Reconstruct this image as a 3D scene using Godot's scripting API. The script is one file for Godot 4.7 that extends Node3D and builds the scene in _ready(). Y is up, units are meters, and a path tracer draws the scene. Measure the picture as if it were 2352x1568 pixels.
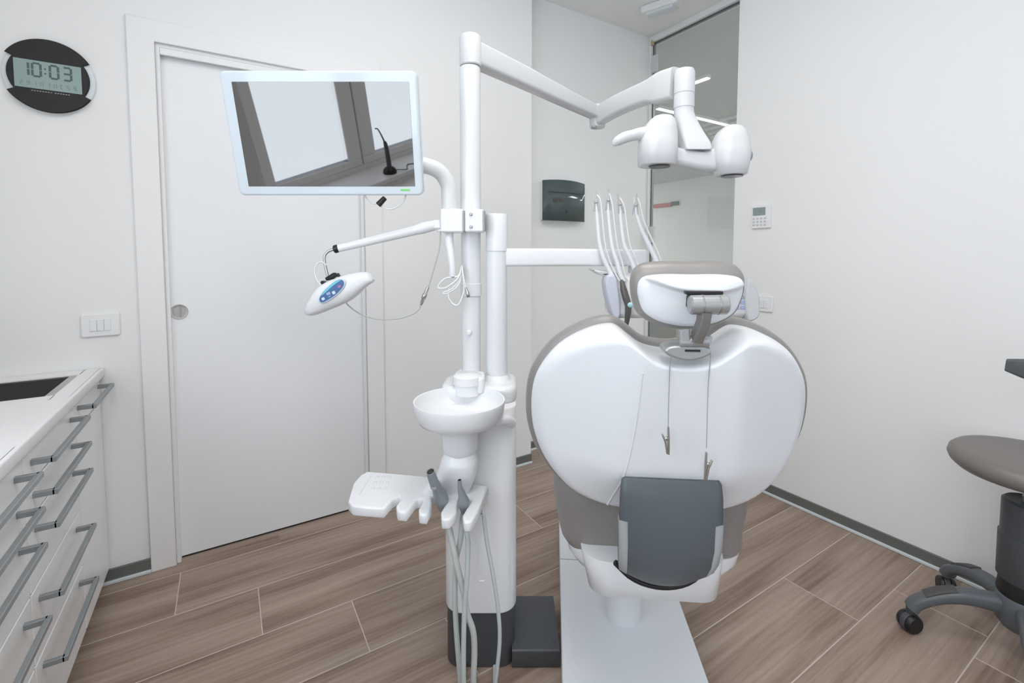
extends Node3D
# A dental treatment room. x runs along the sliding-door wall, -z is depth; three frames share the origin:
# 0 = the room, UNIT = the dental unit (turned -0.553), CHAIR = the chair (turned -0.643).
const UNIT := -0.553
const CHAIR := -0.643
const CX := 0.233            # chair's centre line in its frame
const CEIL := 2.865
var M := {}
var taken := {}
var frame := 0.0             # turn of the thing being built
var base := Vector3.ZERO     # its base, in its frame
var rng := RandomNumberGenerator.new()


class MB:
	var v := PackedVector3Array()
	var uv := PackedVector2Array()
	var g := PackedInt32Array()
	var gid := 0
	var start := 0
	var off := Vector3.ZERO
	func begin() -> void:
		start = v.size()
		gid += 16
	func tri(a: Vector3, b: Vector3, c: Vector3, grp: int, ua := Vector2.ZERO, ub := Vector2.ZERO, uc := Vector2.ZERO) -> void:
		if (b - a).cross(c - a).length_squared() < 1e-18:
			return
		v.push_back(a); v.push_back(b); v.push_back(c)
		uv.push_back(ua); uv.push_back(ub); uv.push_back(uc)
		for i in 3:
			g.push_back(grp)
	func quad(a: Vector3, b: Vector3, c: Vector3, d: Vector3, grp: int) -> void:
		tri(a, b, c, grp)
		tri(a, c, d, grp)
	func close() -> void:      # turn the body outside out
		var vol := 0.0
		for i in range(start, v.size(), 3):
			vol += v[i].dot(v[i + 1].cross(v[i + 2]))
		if vol < 0.0:
			for i in range(start, v.size(), 3):
				var t := v[i + 1]; v[i + 1] = v[i + 2]; v[i + 2] = t
				var u := uv[i + 1]; uv[i + 1] = uv[i + 2]; uv[i + 2] = u
	func mesh() -> ArrayMesh:
		var st := SurfaceTool.new()
		st.begin(Mesh.PRIMITIVE_TRIANGLES)
		for i in range(0, v.size(), 3):
			for k in [0, 2, 1]:
				st.set_smooth_group(g[i] if g[i] >= 0 else 0xFFFFFFFF)
				st.set_uv(uv[i + k])
				st.add_vertex(v[i + k] - off)
		st.generate_normals()
		st.index()
		return st.commit()


# ---------- shapes (positions in the frame of the thing, z = -depth) ----------
func P(x: float, y: float, t: float) -> Vector3:
	return Vector3(x, y, -t)

func box(m: MB, c: Vector3, s: Vector3, bev := 0.002, b := Basis.IDENTITY) -> void:
	m.begin()
	var h := s / 2.0
	bev = minf(bev, minf(h.x, minf(h.y, h.z)) * 0.9)
	var pt := func(ax: int, sg: Vector3) -> Vector3:
		var q := Vector3(sg.x * (h.x - bev), sg.y * (h.y - bev), sg.z * (h.z - bev))
		q[ax] = sg[ax] * h[ax]
		return c + b * q
	for ax in 3:
		var a1 := (ax + 1) % 3
		var a2 := (ax + 2) % 3
		for s0 in [-1.0, 1.0]:
			var q := []
			for k in [[-1, -1], [1, -1], [1, 1], [-1, 1]]:
				var sg := Vector3.ZERO
				sg[ax] = s0; sg[a1] = k[0]; sg[a2] = k[1]
				q.append(pt.call(ax, sg))
			if s0 > 0:
				m.quad(q[0], q[1], q[2], q[3], -1)
			else:
				m.quad(q[3], q[2], q[1], q[0], -1)
	for ax in 3:               # the twelve edges
		var a1 := (ax + 1) % 3
		var a2 := (ax + 2) % 3
		for s1 in [-1.0, 1.0]:
			for s2 in [-1.0, 1.0]:
				var lo := Vector3.ZERO
				lo[ax] = -1; lo[a1] = s1; lo[a2] = s2
				var hi := lo
				hi[ax] = 1
				var q := [pt.call(a1, lo), pt.call(a1, hi), pt.call(a2, hi), pt.call(a2, lo)]
				if s1 * s2 > 0:
					m.quad(q[3], q[2], q[1], q[0], -1)
				else:
					m.quad(q[0], q[1], q[2], q[3], -1)
	for sx in [-1.0, 1.0]:
		for sy in [-1.0, 1.0]:
			for sz in [-1.0, 1.0]:
				var sg := Vector3(sx, sy, sz)
				if sx * sy * sz > 0:
					m.tri(pt.call(0, sg), pt.call(1, sg), pt.call(2, sg), -1)
				else:
					m.tri(pt.call(2, sg), pt.call(1, sg), pt.call(0, sg), -1)

func spline(pts: Array, k := 8) -> Array:
	var out := []
	var n := pts.size()
	for i in n - 1:
		var p0 = pts[maxi(i - 1, 0)]
		var p1 = pts[i]
		var p2 = pts[i + 1]
		var p3 = pts[mini(i + 2, n - 1)]
		for j in k:
			var t := float(j) / k
			out.append(0.5 * ((2.0 * p1) + (p2 - p0) * t + (2.0 * p0 - 5.0 * p1 + 4.0 * p2 - p3) * t * t + (3.0 * p1 - p0 - 3.0 * p2 + p3) * t * t * t))
	out.append(pts[n - 1])
	return out

func loop_spline(pts: Array, k := 4) -> Array:
	var out := []
	var n := pts.size()
	for i in n:
		var p0 = pts[(i - 1 + n) % n]
		var p1 = pts[i]
		var p2 = pts[(i + 1) % n]
		var p3 = pts[(i + 2) % n]
		for j in k:
			var t := float(j) / k
			out.append(0.5 * ((2.0 * p1) + (p2 - p0) * t + (2.0 * p0 - 5.0 * p1 + 4.0 * p2 - p3) * t * t + (3.0 * p1 - p0 - 3.0 * p2 + p3) * t * t * t))
	return out

func loft(m: MB, rings: Array, cap0 := true, cap1 := true, closed := false) -> void:
	m.begin()
	var n: int = rings[0].size()
	var gr := m.gid
	var nr := rings.size()
	for i in (nr if closed else nr - 1):
		var a = rings[i]
		var b = rings[(i + 1) % nr]
		for j in n:
			var k := (j + 1) % n
			m.quad(a[j], a[k], b[k], b[j], gr)
	for e in 2:
		if closed or not [cap0, cap1][e]:
			continue
		var r = rings[0] if e == 0 else rings[nr - 1]
		var c := Vector3.ZERO
		for q in r:
			c += q
		c /= n
		for j in n:
			var k := (j + 1) % n
			if e == 0:
				m.tri(c, r[k], r[j], gr + 1 + e)
			else:
				m.tri(c, r[j], r[k], gr + 1 + e)
	m.close()

func lathe(m: MB, prof: Array, n := 32, xf := Transform3D.IDENTITY) -> void:
	# prof: Vector2(radius, height); creases over 35 degrees stay sharp
	m.begin()
	var gr := m.gid
	var sub := 0
	for i in prof.size() - 1:
		if i > 0:
			var d0: Vector2 = (prof[i] - prof[i - 1]).normalized()
			var d1: Vector2 = (prof[i + 1] - prof[i]).normalized()
			if d0.dot(d1) < 0.82:
				sub += 1
				if sub > 14:
					m.gid += 16
					gr = m.gid
					sub = 0
		for j in n:
			var a0 := TAU * j / n
			var a1 := TAU * (j + 1) / n
			if j == n - 1:
				a1 = 0.0
			var A := xf * Vector3(prof[i].x * cos(a0), prof[i].y, prof[i].x * sin(a0))
			var B := xf * Vector3(prof[i].x * cos(a1), prof[i].y, prof[i].x * sin(a1))
			var C := xf * Vector3(prof[i + 1].x * cos(a1), prof[i + 1].y, prof[i + 1].x * sin(a1))
			var D := xf * Vector3(prof[i + 1].x * cos(a0), prof[i + 1].y, prof[i + 1].x * sin(a0))
			m.quad(A, D, C, B, gr + sub)
	m.close()

func cyl(m: MB, a: Vector3, b: Vector3, r: float, r2 := -1.0, n := 24, bev := 0.0015) -> void:
	if r2 < 0:
		r2 = r
	var l := a.distance_to(b)
	var y := (b - a) / l
	var x := y.cross(Vector3.FORWARD if absf(y.z) < 0.9 else Vector3.UP).normalized()
	bev = minf(bev, minf(r, r2) * 0.4)
	lathe(m, [Vector2(0, 0), Vector2(r - bev, 0), Vector2(r, bev), Vector2(r2, l - bev), Vector2(r2 - bev, l), Vector2(0, l)], n, Transform3D(Basis(x, y, x.cross(y)), a))

func frames(pts: Array, up := Vector3.UP) -> Array:
	var out := []
	var n := pts.size()
	var side := Vector3.ZERO
	for i in n:
		var d: Vector3 = (pts[mini(i + 1, n - 1)] - pts[maxi(i - 1, 0)]).normalized()
		if i == 0:
			side = d.cross(up if absf(d.dot(up)) < 0.95 else Vector3.RIGHT).normalized()
		else:
			side = (side - d * side.dot(d)).normalized()
		out.append([side, side.cross(d).normalized(), d])
	return out

func tube(m: MB, pts: Array, r, n := 12) -> void:     # r: a number, or one per point
	var fr := frames(pts)
	var rings := []
	for i in pts.size():
		var rad: float = r if not r is Array else r[mini(i * r.size() / pts.size(), r.size() - 1)]
		if r is Array:
			var f: float = float(i) / (pts.size() - 1) * (r.size() - 1)
			var k := mini(int(f), r.size() - 2)
			rad = lerpf(r[k], r[k + 1], f - k)
		var ring := PackedVector3Array()
		for j in n:
			var a := TAU * j / n
			ring.push_back(pts[i] + (fr[i][0] * cos(a) + fr[i][1] * sin(a)) * rad)
		rings.append(ring)
	loft(m, rings)

func rrect(w: float, h: float, r: float, k := 4) -> Array:
	var out := []
	for q in 4:
		var c := Vector2((w / 2 - r) * [1, -1, -1, 1][q], (h / 2 - r) * [1, 1, -1, -1][q])
		for i in k + 1:
			var a := (q + float(i) / k) * PI / 2
			out.append(c + Vector2(cos(a), sin(a)) * r)
	return out

func bar(m: MB, pts: Array, sizes: Array, round_ := 0.3) -> void:
	# a rounded rectangular section (width across, height) along pts; sizes one per point
	var fr := frames(pts)
	var rings := []
	for i in pts.size():
		var s: Vector2 = sizes[mini(i, sizes.size() - 1)]
		var ring := PackedVector3Array()
		for q in rrect(s.x, s.y, minf(s.x, s.y) * round_):
			ring.push_back(pts[i] + fr[i][0] * q.x + fr[i][1] * q.y)
		rings.append(ring)
	loft(m, rings)

func inset(poly: Array, d: float) -> Array:
	var out := []
	var n := poly.size()
	var area := 0.0
	for i in n:
		area += poly[i].cross(poly[(i + 1) % n])
	var s := 1.0 if area > 0 else -1.0
	for i in n:
		var e0: Vector2 = (poly[i] - poly[(i - 1 + n) % n]).normalized()
		var e1: Vector2 = (poly[(i + 1) % n] - poly[i]).normalized()
		var n0 := Vector2(-e0.y, e0.x) * s
		var n1 := Vector2(-e1.y, e1.x) * s
		var b := (n0 + n1)
		b = b / maxf(0.5, b.length_squared() / 2.0)
		out.append(poly[i] + b * d)
	return out

func plate(m: MB, poly: Array, xf: Transform3D, thick: float, bev := 0.002, steps := 1) -> void:
	# poly in the xy plane of xf, from z = 0 to z = thick, both rims rounded
	m.begin()
	var gr := m.gid
	var levels := []
	for i in steps + 1:
		var a := PI / 2 * i / steps
		levels.append([bev * (1 - sin(a)), bev * (1 - cos(a))])
	for i in range(steps, -1, -1):
		var a := PI / 2 * i / steps
		levels.append([bev * (1 - sin(a)), thick - bev * (1 - cos(a))])
	var rings := []
	for l in levels:
		var ring := PackedVector3Array()
		for q in inset(poly, l[0]):
			ring.push_back(xf * Vector3(q.x, q.y, l[1]))
		rings.append(ring)
	var n := poly.size()
	for i in rings.size() - 1:
		for j in n:
			var k := (j + 1) % n
			m.quad(rings[i][j], rings[i][k], rings[i + 1][k], rings[i + 1][j], gr + (0 if steps > 1 else i))
	var flat := PackedVector2Array(inset(poly, bev))
	var idx := Geometry2D.triangulate_polygon(flat)
	var ccw := not Geometry2D.is_polygon_clockwise(flat)
	for i in range(0, idx.size(), 3):
		var a := flat[idx[i]]
		var b := flat[idx[i + 1]]
		var c := flat[idx[i + 2]]
		if (b - a).cross(c - a) < 0:
			var t := b; b = c; c = t
		for e in 2:
			var z := 0.0 if e == 0 else thick
			var A := xf * Vector3(a.x, a.y, z)
			var B := xf * Vector3(b.x, b.y, z)
			var C := xf * Vector3(c.x, c.y, z)
			if (e == 1) == ccw:
				m.tri(A, B, C, gr + 6 + e)
			else:
				m.tri(A, C, B, gr + 6 + e)
	m.close()

func dome(m: MB, outline: Array, centre: Vector2, rs: Array, z: Callable, xf: Transform3D, back: Array) -> void:
	# a closed shell: rings of the outline shrunk to centre, lifted by z(point, r); back: [inset, depth] rings that close it behind
	var rings := []
	for r in rs:
		var ring := PackedVector3Array()
		for q in outline:
			var p: Vector2 = centre + (q - centre) * r
			ring.push_back(xf * Vector3(p.x, p.y, z.call(p, r)))
		rings.append(ring)
	for b in back:
		var ring := PackedVector3Array()
		for q in outline:
			var p: Vector2 = centre + (q - centre) * b[0]
			ring.push_back(xf * Vector3(p.x, p.y, b[1]))
		rings.append(ring)
	loft(m, rings)

func ellipsoid(m: MB, c: Vector3, r: Vector3, b := Basis.IDENTITY, n := 20) -> void:
	var prof := []
	for i in n / 2 + 1:
		var a := -PI / 2 + PI * i / (n / 2)
		prof.append(Vector2(cos(a) if i > 0 and i < n / 2 else 0.0, sin(a)))
	lathe(m, prof, n, Transform3D(b * Basis.from_scale(r), c))

func words(m: MB, text: String, size: float, xf: Transform3D, depth := 0.0006, bold := false) -> void:
	var t := TextMesh.new()
	var f := SystemFont.new()
	f.font_names = PackedStringArray(["Droid Sans"])
	f.font_weight = 700 if bold else 400
	t.font = f
	t.text = text
	t.font_size = 32
	t.pixel_size = size / 32.0
	t.depth = depth
	t.curve_step = 2.0
	var fa := t.get_faces()
	m.begin()
	for i in range(0, fa.size(), 3):
		m.tri(xf * fa[i], xf * fa[i + 2], xf * fa[i + 1], -1)


# ---------- things, parts, setting ----------
func numbered(n: String) -> String:
	if not taken.has(n):
		taken[n] = 0
		return n
	taken[n] += 1
	return "%s_%03d" % [n, taken[n]]

func tag(o: Node3D, label: String, category: String, group := "") -> Node3D:
	o.set_meta("label", label)
	o.set_meta("category", category)
	if group:
		o.set_meta("group", group)
	return o

func thing(called: String, label: String, category: String, at: Vector3, turn := 0.0, group := "") -> Node3D:
	# at: the base in the frame turned by turn
	frame = turn
	base = at
	var o := Node3D.new()
	o.name = numbered(called)
	add_child(o, true)
	o.rotation.y = turn
	o.position = Basis(Vector3.UP, turn) * at
	return tag(o, label, category, group)

func part(called: String, m: MB, mat: Material, parent: Node3D) -> MeshInstance3D:
	m.off = base
	var o := MeshInstance3D.new()
	o.mesh = m.mesh()
	o.material_override = mat
	var have := 0
	for c in parent.get_children():
		if str(c.name) == called or str(c.name).begins_with(called + "_0"):
			have += 1
	o.name = called if have == 0 else "%s_%03d" % [called, have]
	parent.add_child(o, true)
	return o

func struct(called: String, m: MB, mat: Material) -> MeshInstance3D:
	base = Vector3.ZERO
	m.off = Vector3.ZERO
	var o := MeshInstance3D.new()
	o.mesh = m.mesh()
	o.material_override = mat
	o.name = called
	add_child(o, true)
	o.set_meta("kind", "structure")
	return o

func mat(albedo: Color, rough := 0.5, metal := 0.0, spec := 0.5) -> StandardMaterial3D:
	var m := StandardMaterial3D.new()
	m.albedo_color = albedo
	m.roughness = rough
	m.metallic = metal
	m.metallic_specular = spec
	return m

func glow(c: Color, e: float) -> StandardMaterial3D:
	var m := mat(c, 0.5)
	m.emission_enabled = true
	m.emission = c
	m.emission_energy_multiplier = e
	return m

func panel_light(called: String, at: Vector3, towards: Vector3, size: Vector2, radiance: float, col: Color) -> void:
	var l := AreaLight3D.new()
	l.name = called
	l.area_size = size
	l.light_energy = radiance * size.x * size.y / PI
	l.light_color = col
	l.shadow_enabled = true
	l.area_range = 12.0
	l.area_attenuation = 2.0
	add_child(l, true)
	l.position = at
	l.look_at_from_position(at, at + towards, Vector3.UP if absf(towards.y) < 0.9 else Vector3.BACK)


func _ready() -> void:
	rng.seed = 7
	# ---- camera ----
	var cam := Camera3D.new()
	cam.name = "camera"
	add_child(cam)
	cam.position = Vector3(0, 1.285, 0)
	cam.rotation = Vector3(-0.058, -0.553, 0)
	var f := 1063.7
	cam.set_frustum(0.1 * 1568.0 / f, Vector2(0, -0.1 * 142.0 / f), 0.1, 60.0)
	cam.current = true
	# ---- sky (overcast, seen only through openings) ----
	var we := WorldEnvironment.new()
	we.name = "environment"
	var env := Environment.new()
	env.background_mode = Environment.BG_SKY
	var sky := Sky.new()
	var sm := ProceduralSkyMaterial.new()
	sm.sky_top_color = Color(0.75, 0.8, 0.88)
	sm.sky_horizon_color = Color(0.85, 0.88, 0.92)
	sm.ground_bottom_color = Color(0.5, 0.5, 0.5)
	sm.ground_horizon_color = Color(0.7, 0.72, 0.74)
	sky.sky_material = sm
	env.sky = sky
	env.tonemap_mode = Environment.TONE_MAPPER_LINEAR
	env.tonemap_exposure = 0.93
	env.sdfgi_enabled = true
	env.ssao_enabled = true
	env.ssil_enabled = true
	we.environment = env
	add_child(we)
	# ---- light: frosted window in the worktop wall, ceiling panels behind the camera, strips in the hall ----
	var day := Color(0.93, 0.965, 1.0)
	for z in [-0.465, 0.32, 1.105]:
		panel_light("window_light", Vector3(-1.172, 1.81, z), Vector3(1, 0, 0), Vector2(0.54, 1.58), WIN, day)
	for x in [0.36, 1.14, 1.92]:
		panel_light("window_light", Vector3(x, 1.24, 2.168), Vector3(0, 0, -1), Vector2(0.62, 2.14), REAR, day)
	for p in LAMPS:
		panel_light("ceiling_light", Vector3(p[0], CEIL - 0.012, p[1]), Vector3(0, -1, 0), Vector2(p[2] - 0.04, p[3] - 0.04), PANEL, Color(1.0, 0.985, 0.965))
	for p in HALL_PANELS:
		panel_light("hall_light", Vector3(p[0], CEIL - 0.012, p[1]), Vector3(0, -1, 0), Vector2(1.16, 0.56), HALL_PANEL, Color(0.97, 1.0, 0.99))
	for h in HALL_STRIPS:
		panel_light("hall_light", Vector3(h[0], CEIL - 0.05, h[1]), Vector3(0, -1, 0), Vector2(h[2], h[3]), HALL, Color(1, 1, 1))
	materials()
	setting()
	fixtures()
	cabinets()
	dental_unit()
	monitor()
	operating_light()
	whitening_lamp()
	delivery_tray()
	dental_chair()
	stool()
	hall()

const WIN := 3.3
const PANEL := 7.0
const HALL := 14.0
const HALL_PANEL := 27.0
# centre x, centre z, size along x, size along z
const LAMPS := [[0.75, -0.75, 0.6, 1.2], [-0.1, 0.35, 0.6, 1.2]]
const REAR := 0.55
const HALL_PANELS := [[4.6, -0.7], [7.2, -0.9], [4.2, -7.6], [6.6, -9.2]]
# centre x, centre z, size along x, size along z
const HALL_STRIPS := [[5.2, -3.5, 2.4, 0.05], [7.2, -3.5, 1.4, 0.05], [3.69, -2.81, 0.05, 0.30]]


func materials() -> void:
	M.wall = mat(Color(0.95, 0.95, 0.95), 0.9, 0, 0.3)
	M.ceiling = mat(Color(0.965, 0.965, 0.965), 0.95, 0, 0.2)
	M.door = mat(Color(0.95, 0.955, 0.965), 0.45)
	M.casing = mat(Color(0.945, 0.945, 0.945), 0.5)
	M.plastic = mat(Color(0.91, 0.915, 0.925), 0.22)
	M.plastic2 = mat(Color(0.93, 0.935, 0.945), 0.35)
	M.lampwhite = mat(Color(0.835, 0.84, 0.85), 0.25)
	M.shell = mat(Color(0.905, 0.915, 0.93), 0.28)
	M.vinyl = mat(Color(0.545, 0.53, 0.52), 0.34)
	M.flap = mat(Color(0.32, 0.345, 0.365), 0.42)
	M.flange = mat(Color(0.62, 0.63, 0.64), 0.5)
	M.black = mat(Color(0.10, 0.10, 0.105), 0.4)
	M.clock = mat(Color(0.085, 0.08, 0.078), 0.55)
	M.plinth = mat(Color(0.28, 0.29, 0.305), 0.45)
	M.silver = mat(Color(0.66, 0.665, 0.67), 0.32, 0.55)
	M.hinge = mat(Color(0.84, 0.86, 0.86), 0.3, 0.1)
	M.steel = mat(Color(0.72, 0.71, 0.70), 0.25, 0.9)
	M.alu = mat(Color(0.60, 0.62, 0.63), 0.4, 0.35)
	M.cabinet = mat(Color(0.96, 0.96, 0.96), 0.3)
	M.worktop = mat(Color(0.93, 0.93, 0.935), 0.25)
	M.darkglass = mat(Color(0.10, 0.075, 0.06), 0.55, 0, 0.2)
	M.hose = mat(Color(0.76, 0.79, 0.79), 0.45)
	M.hose2 = mat(Color(0.77, 0.785, 0.77), 0.45)
	M.tool = mat(Color(0.56, 0.59, 0.62), 0.4)
	M.clearwire = mat(Color(0.9, 0.9, 0.9), 0.3)
	M.bezel = mat(Color(0.84, 0.88, 0.91), 0.08)
	M.screen = mat(Color(0.47, 0.465, 0.46), 0.02, 1.0)
	M.lcd = mat(Color(0.57, 0.65, 0.63), 0.3)
	M.lcdink = mat(Color(0.30, 0.38, 0.38), 0.5)
	M.lcdfaint = mat(Color(0.46, 0.54, 0.52), 0.5)
	M.smoke = mat(Color(0.33, 0.375, 0.38), 0.12)
	M.greymetal = mat(Color(0.46, 0.47, 0.46), 0.5, 0.3)
	M.strip = mat(Color(0.86, 0.89, 0.90), 0.4)
	M.green = mat(Color(0.55, 0.85, 0.50), 0.4)
	M.blue = mat(Color(0.18, 0.37, 0.58), 0.25)
	M.teal = mat(Color(0.42, 0.78, 0.83), 0.25)
	M.key = mat(Color(0.82, 0.87, 0.95), 0.4)
	M.keygrey = mat(Color(0.62, 0.66, 0.80), 0.4)
	M.pink = mat(Color(0.75, 0.45, 0.62), 0.4)
	M.ink = mat(Color(0.80, 0.81, 0.83), 0.6)
	M.grout = mat(Color(0.80, 0.75, 0.71), 0.9)
	M.steeledge = mat(Color(0.42, 0.46, 0.47), 0.35, 0.6)
	M.lens = mat(Color(0.30, 0.31, 0.32), 0.15, 0.3)
	M.tipgrey = mat(Color(0.74, 0.72, 0.72), 0.4)
	M.red = mat(Color(0.72, 0.30, 0.28), 0.5)
	M.taupe = mat(Color(0.58, 0.55, 0.53), 0.6)
	M.bakelite = mat(Color(0.30, 0.30, 0.28), 0.35)
	M.amber = mat(Color(0.72, 0.66, 0.50), 0.5)
	M.frame = mat(Color(0.97, 0.97, 0.97), 0.4)
	M.winglow = glow(Color(0.90, 0.95, 1.0), 0.25)
	M.lampglow = glow(Color(1.0, 0.99, 0.97), 1.2)
	M.glass = mat(Color(0.80, 0.86, 0.84, 0.12), 0.02)
	M.glass.transparency = BaseMaterial3D.TRANSPARENCY_ALPHA
	M.clear = mat(Color(0.9, 0.92, 0.93, 0.25), 0.08)
	M.clear.transparency = BaseMaterial3D.TRANSPARENCY_ALPHA
	# oak-look tiles: grain computed along the length, four boards
	M.wood = []
	for k in 4:
		var n1 := FastNoiseLite.new()
		n1.seed = 11 + k
		n1.noise_type = FastNoiseLite.TYPE_SIMPLEX_SMOOTH
		n1.frequency = 0.012
		n1.fractal_octaves = 3
		var n2 := FastNoiseLite.new()
		n2.seed = 51 + k
		n2.frequency = 0.05
		n2.fractal_octaves = 4
		var w := 768
		var h := 192
		var im := Image.create_empty(w, h, true, Image.FORMAT_RGB8)
		var lo := Color(0.480, 0.400, 0.350)
		var mid := Color(0.622, 0.545, 0.492)
		var hi := Color(0.700, 0.628, 0.575)
		for y in h:
			for x in w:
				var warp := 7.0 * n1.get_noise_2d(x * 0.22, y * 0.5)
				var bands := n1.get_noise_2d(x * 0.11 + 900.0, (y + warp) * 1.0)
				var fine := n2.get_noise_2d(x * 0.05, y * 1.7 + warp)
				var pore := n2.get_noise_2d(x * 0.55 + 300.0, y * 7.0)
				var t := clampf(0.53 + 0.52 * bands + 0.30 * fine + 0.12 * pore, 0.0, 1.0)
				im.set_pixel(x, y, lo.lerp(mid, t * 2.0) if t < 0.5 else mid.lerp(hi, t * 2.0 - 1.0))
		im.generate_mipmaps()
		var wm := mat(Color(1, 1, 1), 0.42, 0, 0.4)
		wm.albedo_texture = ImageTexture.create_from_image(im)
		M.wood.append(wm)


func setting() -> void:
	# floor: a grout bed and one board per tile
	var m := MB.new()
	box(m, Vector3(0.85, -0.0512, -0.15), Vector3(4.2, 0.1, 5.0), 0)
	var fl := struct("floor", m, M.grout)
	var w := 0.258
	var ln := 1.17
	var joint := {-1: [1.35], 0: [-0.193, 1.007, 2.20], 1: [0.067, 1.223, 2.40], 2: [0.358, 1.52], 3: [0.62, 1.76], 4: [0.03, 1.20], 5: [0.69, 1.846], 6: [-0.1, 0.981, 2.137]}
	for row in range(-2, 18):
		var v1 := 1.969 + 0.258 - w * row           # far edge of this row
		var cuts := [-1.0]
		if joint.has(row):
			cuts += joint[row]
		else:
			var u := fposmod(0.27 * row + 0.1, ln) - ln
			while u < 2.3:
				if u > -0.8:
					cuts.append(u)
				u += ln
		cuts.append(2.74 if v1 > 1.6 else 2.432)
		for ci in cuts.size() - 1:
			var a: float = cuts[ci]
			var b: float = cuts[ci + 1]
			var u0: float = b - 1.17 if ci == 0 else a
			var z0 := -v1
			var z1 := -(v1 - w)
			if row == -1 or row == -2:
				if row == -2:
					a = maxf(a, 1.56)
				z0 = maxf(z0, -2.46)
			if b - a > 0.02 and z1 > -2.46:
				var t := MB.new()
				t.begin()
				var g := 0.0019
				var q := [Vector3(a + g, 0, z0 + g), Vector3(b - g, 0, z0 + g), Vector3(b - g, 0, z1 - g), Vector3(a + g, 0, z1 - g)]
				var c := [0.0015, -0.0015]
				var top := []
				var low := []
				for i in 4:
					var e := Vector3([1, -1, -1, 1][i] * 0.0012, 0, [1, 1, -1, -1][i] * 0.0012)
					top.append(q[i] + e)
					low.append(q[i] + Vector3(0, -0.0012, 0))
				var turned := rng.randf() < 0.5
				var fl_ := rng.randf() < 0.5
				var uvs := []
				for i in 4:
					var s: Vector3 = q[i]
					var uu := Vector2(0.01 + (s.x - u0) / 1.25, 0.01 + (s.z - z0) / w * 0.98)
					if fl_:
						uu.x = 1.0 - uu.x
					if turned:
						uu.y = 1.0 - uu.y
					uvs.append(uu)
				t.tri(top[0], top[2], top[1], -1, uvs[0], uvs[2], uvs[1])
				t.tri(top[0], top[3], top[2], -1, uvs[0], uvs[3], uvs[2])
				for i in 4:
					var k := (i + 1) % 4
					t.tri(top[i], top[k], low[k], -1, uvs[i], uvs[k], uvs[k])
					t.tri(top[i], low[k], low[i], -1, uvs[i], uvs[k], uvs[i])
					var d0: Vector3 = low[i] + Vector3(0, -0.004, 0)
					var d1: Vector3 = low[k] + Vector3(0, -0.004, 0)
					t.tri(low[i], low[k], d1, -1, uvs[i], uvs[k], uvs[k])
					t.tri(low[i], d1, d0, -1, uvs[i], uvs[k], uvs[i])
				part("plank", t, M.wood[rng.randi() % 4], fl)
	# sliding-door wall, cut for the door
	m = MB.new()
	box(m, Vector3(-0.62, CEIL / 2, -2.376), Vector3(0.82, CEIL, 0.15), 0)
	box(m, Vector3(1.0665, CEIL / 2, -2.376), Vector3(0.979, CEIL, 0.15), 0)
	box(m, Vector3(0.1835, (CEIL + 2.1) / 2, -2.376), Vector3(0.787, CEIL - 2.1, 0.15), 0.0)
	struct("wall_front", m, M.wall)
	m = MB.new()
	box(m, Vector3(2.14, CEIL / 2, -2.50), Vector3(1.22, CEIL, 0.10), 0)
	struct("wall_recess", m, M.wall)
	# right wall with the glass door's opening behind it
	m = MB.new()
	box(m, Vector3(2.59, CEIL / 2, 0.316), Vector3(0.324, CEIL, 3.768), 0.001)
	struct("wall_right", m, M.wall)
	m = MB.new()
	box(m, Vector3(-0.615, CEIL / 2, 2.25), Vector3(1.17, CEIL, 0.1), 0)
	box(m, Vector3(2.63, CEIL / 2, 2.25), Vector3(0.64, CEIL, 0.1), 0)
	box(m, Vector3(1.14, 0.04, 2.25), Vector3(2.34, 0.08, 0.1), 0)
	box(m, Vector3(1.14, (CEIL + 2.40) / 2, 2.25), Vector3(2.34, CEIL - 2.40, 0.1), 0)
	struct("wall_rear", m, M.wall)
	# window_2: three sashes in the rear wall, behind the camera
	m = MB.new()
	for x in [-0.01, 2.29]:
		box(m, Vector3(x, 1.24, 2.22), Vector3(0.04, 2.32, 0.06), 0.003)
	for y in [0.10, 2.38]:
		box(m, Vector3(1.14, y, 2.22), Vector3(2.26, 0.04, 0.06), 0.003)
	var win2 := struct("window_2", m, M.frame)
	for x in [0.36, 1.14, 1.92]:
		m = MB.new()
		for q in [-1, 1]:
			box(m, Vector3(x, 1.24 + q * 1.11, 2.205), Vector3(0.775, 0.06, 0.06), 0.004)
			box(m, Vector3(x + q * 0.349, 1.24, 2.205), Vector3(0.077, 2.16, 0.06), 0.004)
		var sash2 := part("sash", m, M.frame, win2)
		m = MB.new()
		box(m, Vector3(x, 1.24, 2.21), Vector3(0.63, 2.18, 0.012), 0.001)
		part("pane", m, M.winglow, sash2)
	# worktop wall with the window opening z -0.95..1.55, y 0.91..2.45
	m = MB.new()
	box(m, Vector3(-1.075, 0.455, -0.05), Vector3(0.35, 0.91, 4.6), 0)
	box(m, Vector3(-1.075, (CEIL + 2.71) / 2, -0.05), Vector3(0.35, CEIL - 2.71, 4.6), 0)
	box(m, Vector3(-1.075, 1.81, -1.65), Vector3(0.35, 1.80, 1.4), 0)
	box(m, Vector3(-1.075, 1.81, 1.9), Vector3(0.35, 1.80, 0.7), 0)
	struct("wall_left", m, M.wall)
	m = MB.new()
	box(m, Vector3(0.85, CEIL + 0.05, -0.15), Vector3(4.3, 0.1, 5.0), 0)
	struct("ceiling", m, M.ceiling)
	# window_1: frame, three sashes with frosted panes, sill
	m = MB.new()
	box(m, Vector3(-1.20, 0.93, 0.30), Vector3(0.06, 0.04, 2.5), 0.003)
	box(m, Vector3(-1.20, 2.69, 0.30), Vector3(0.06, 0.04, 2.5), 0.003)
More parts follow.
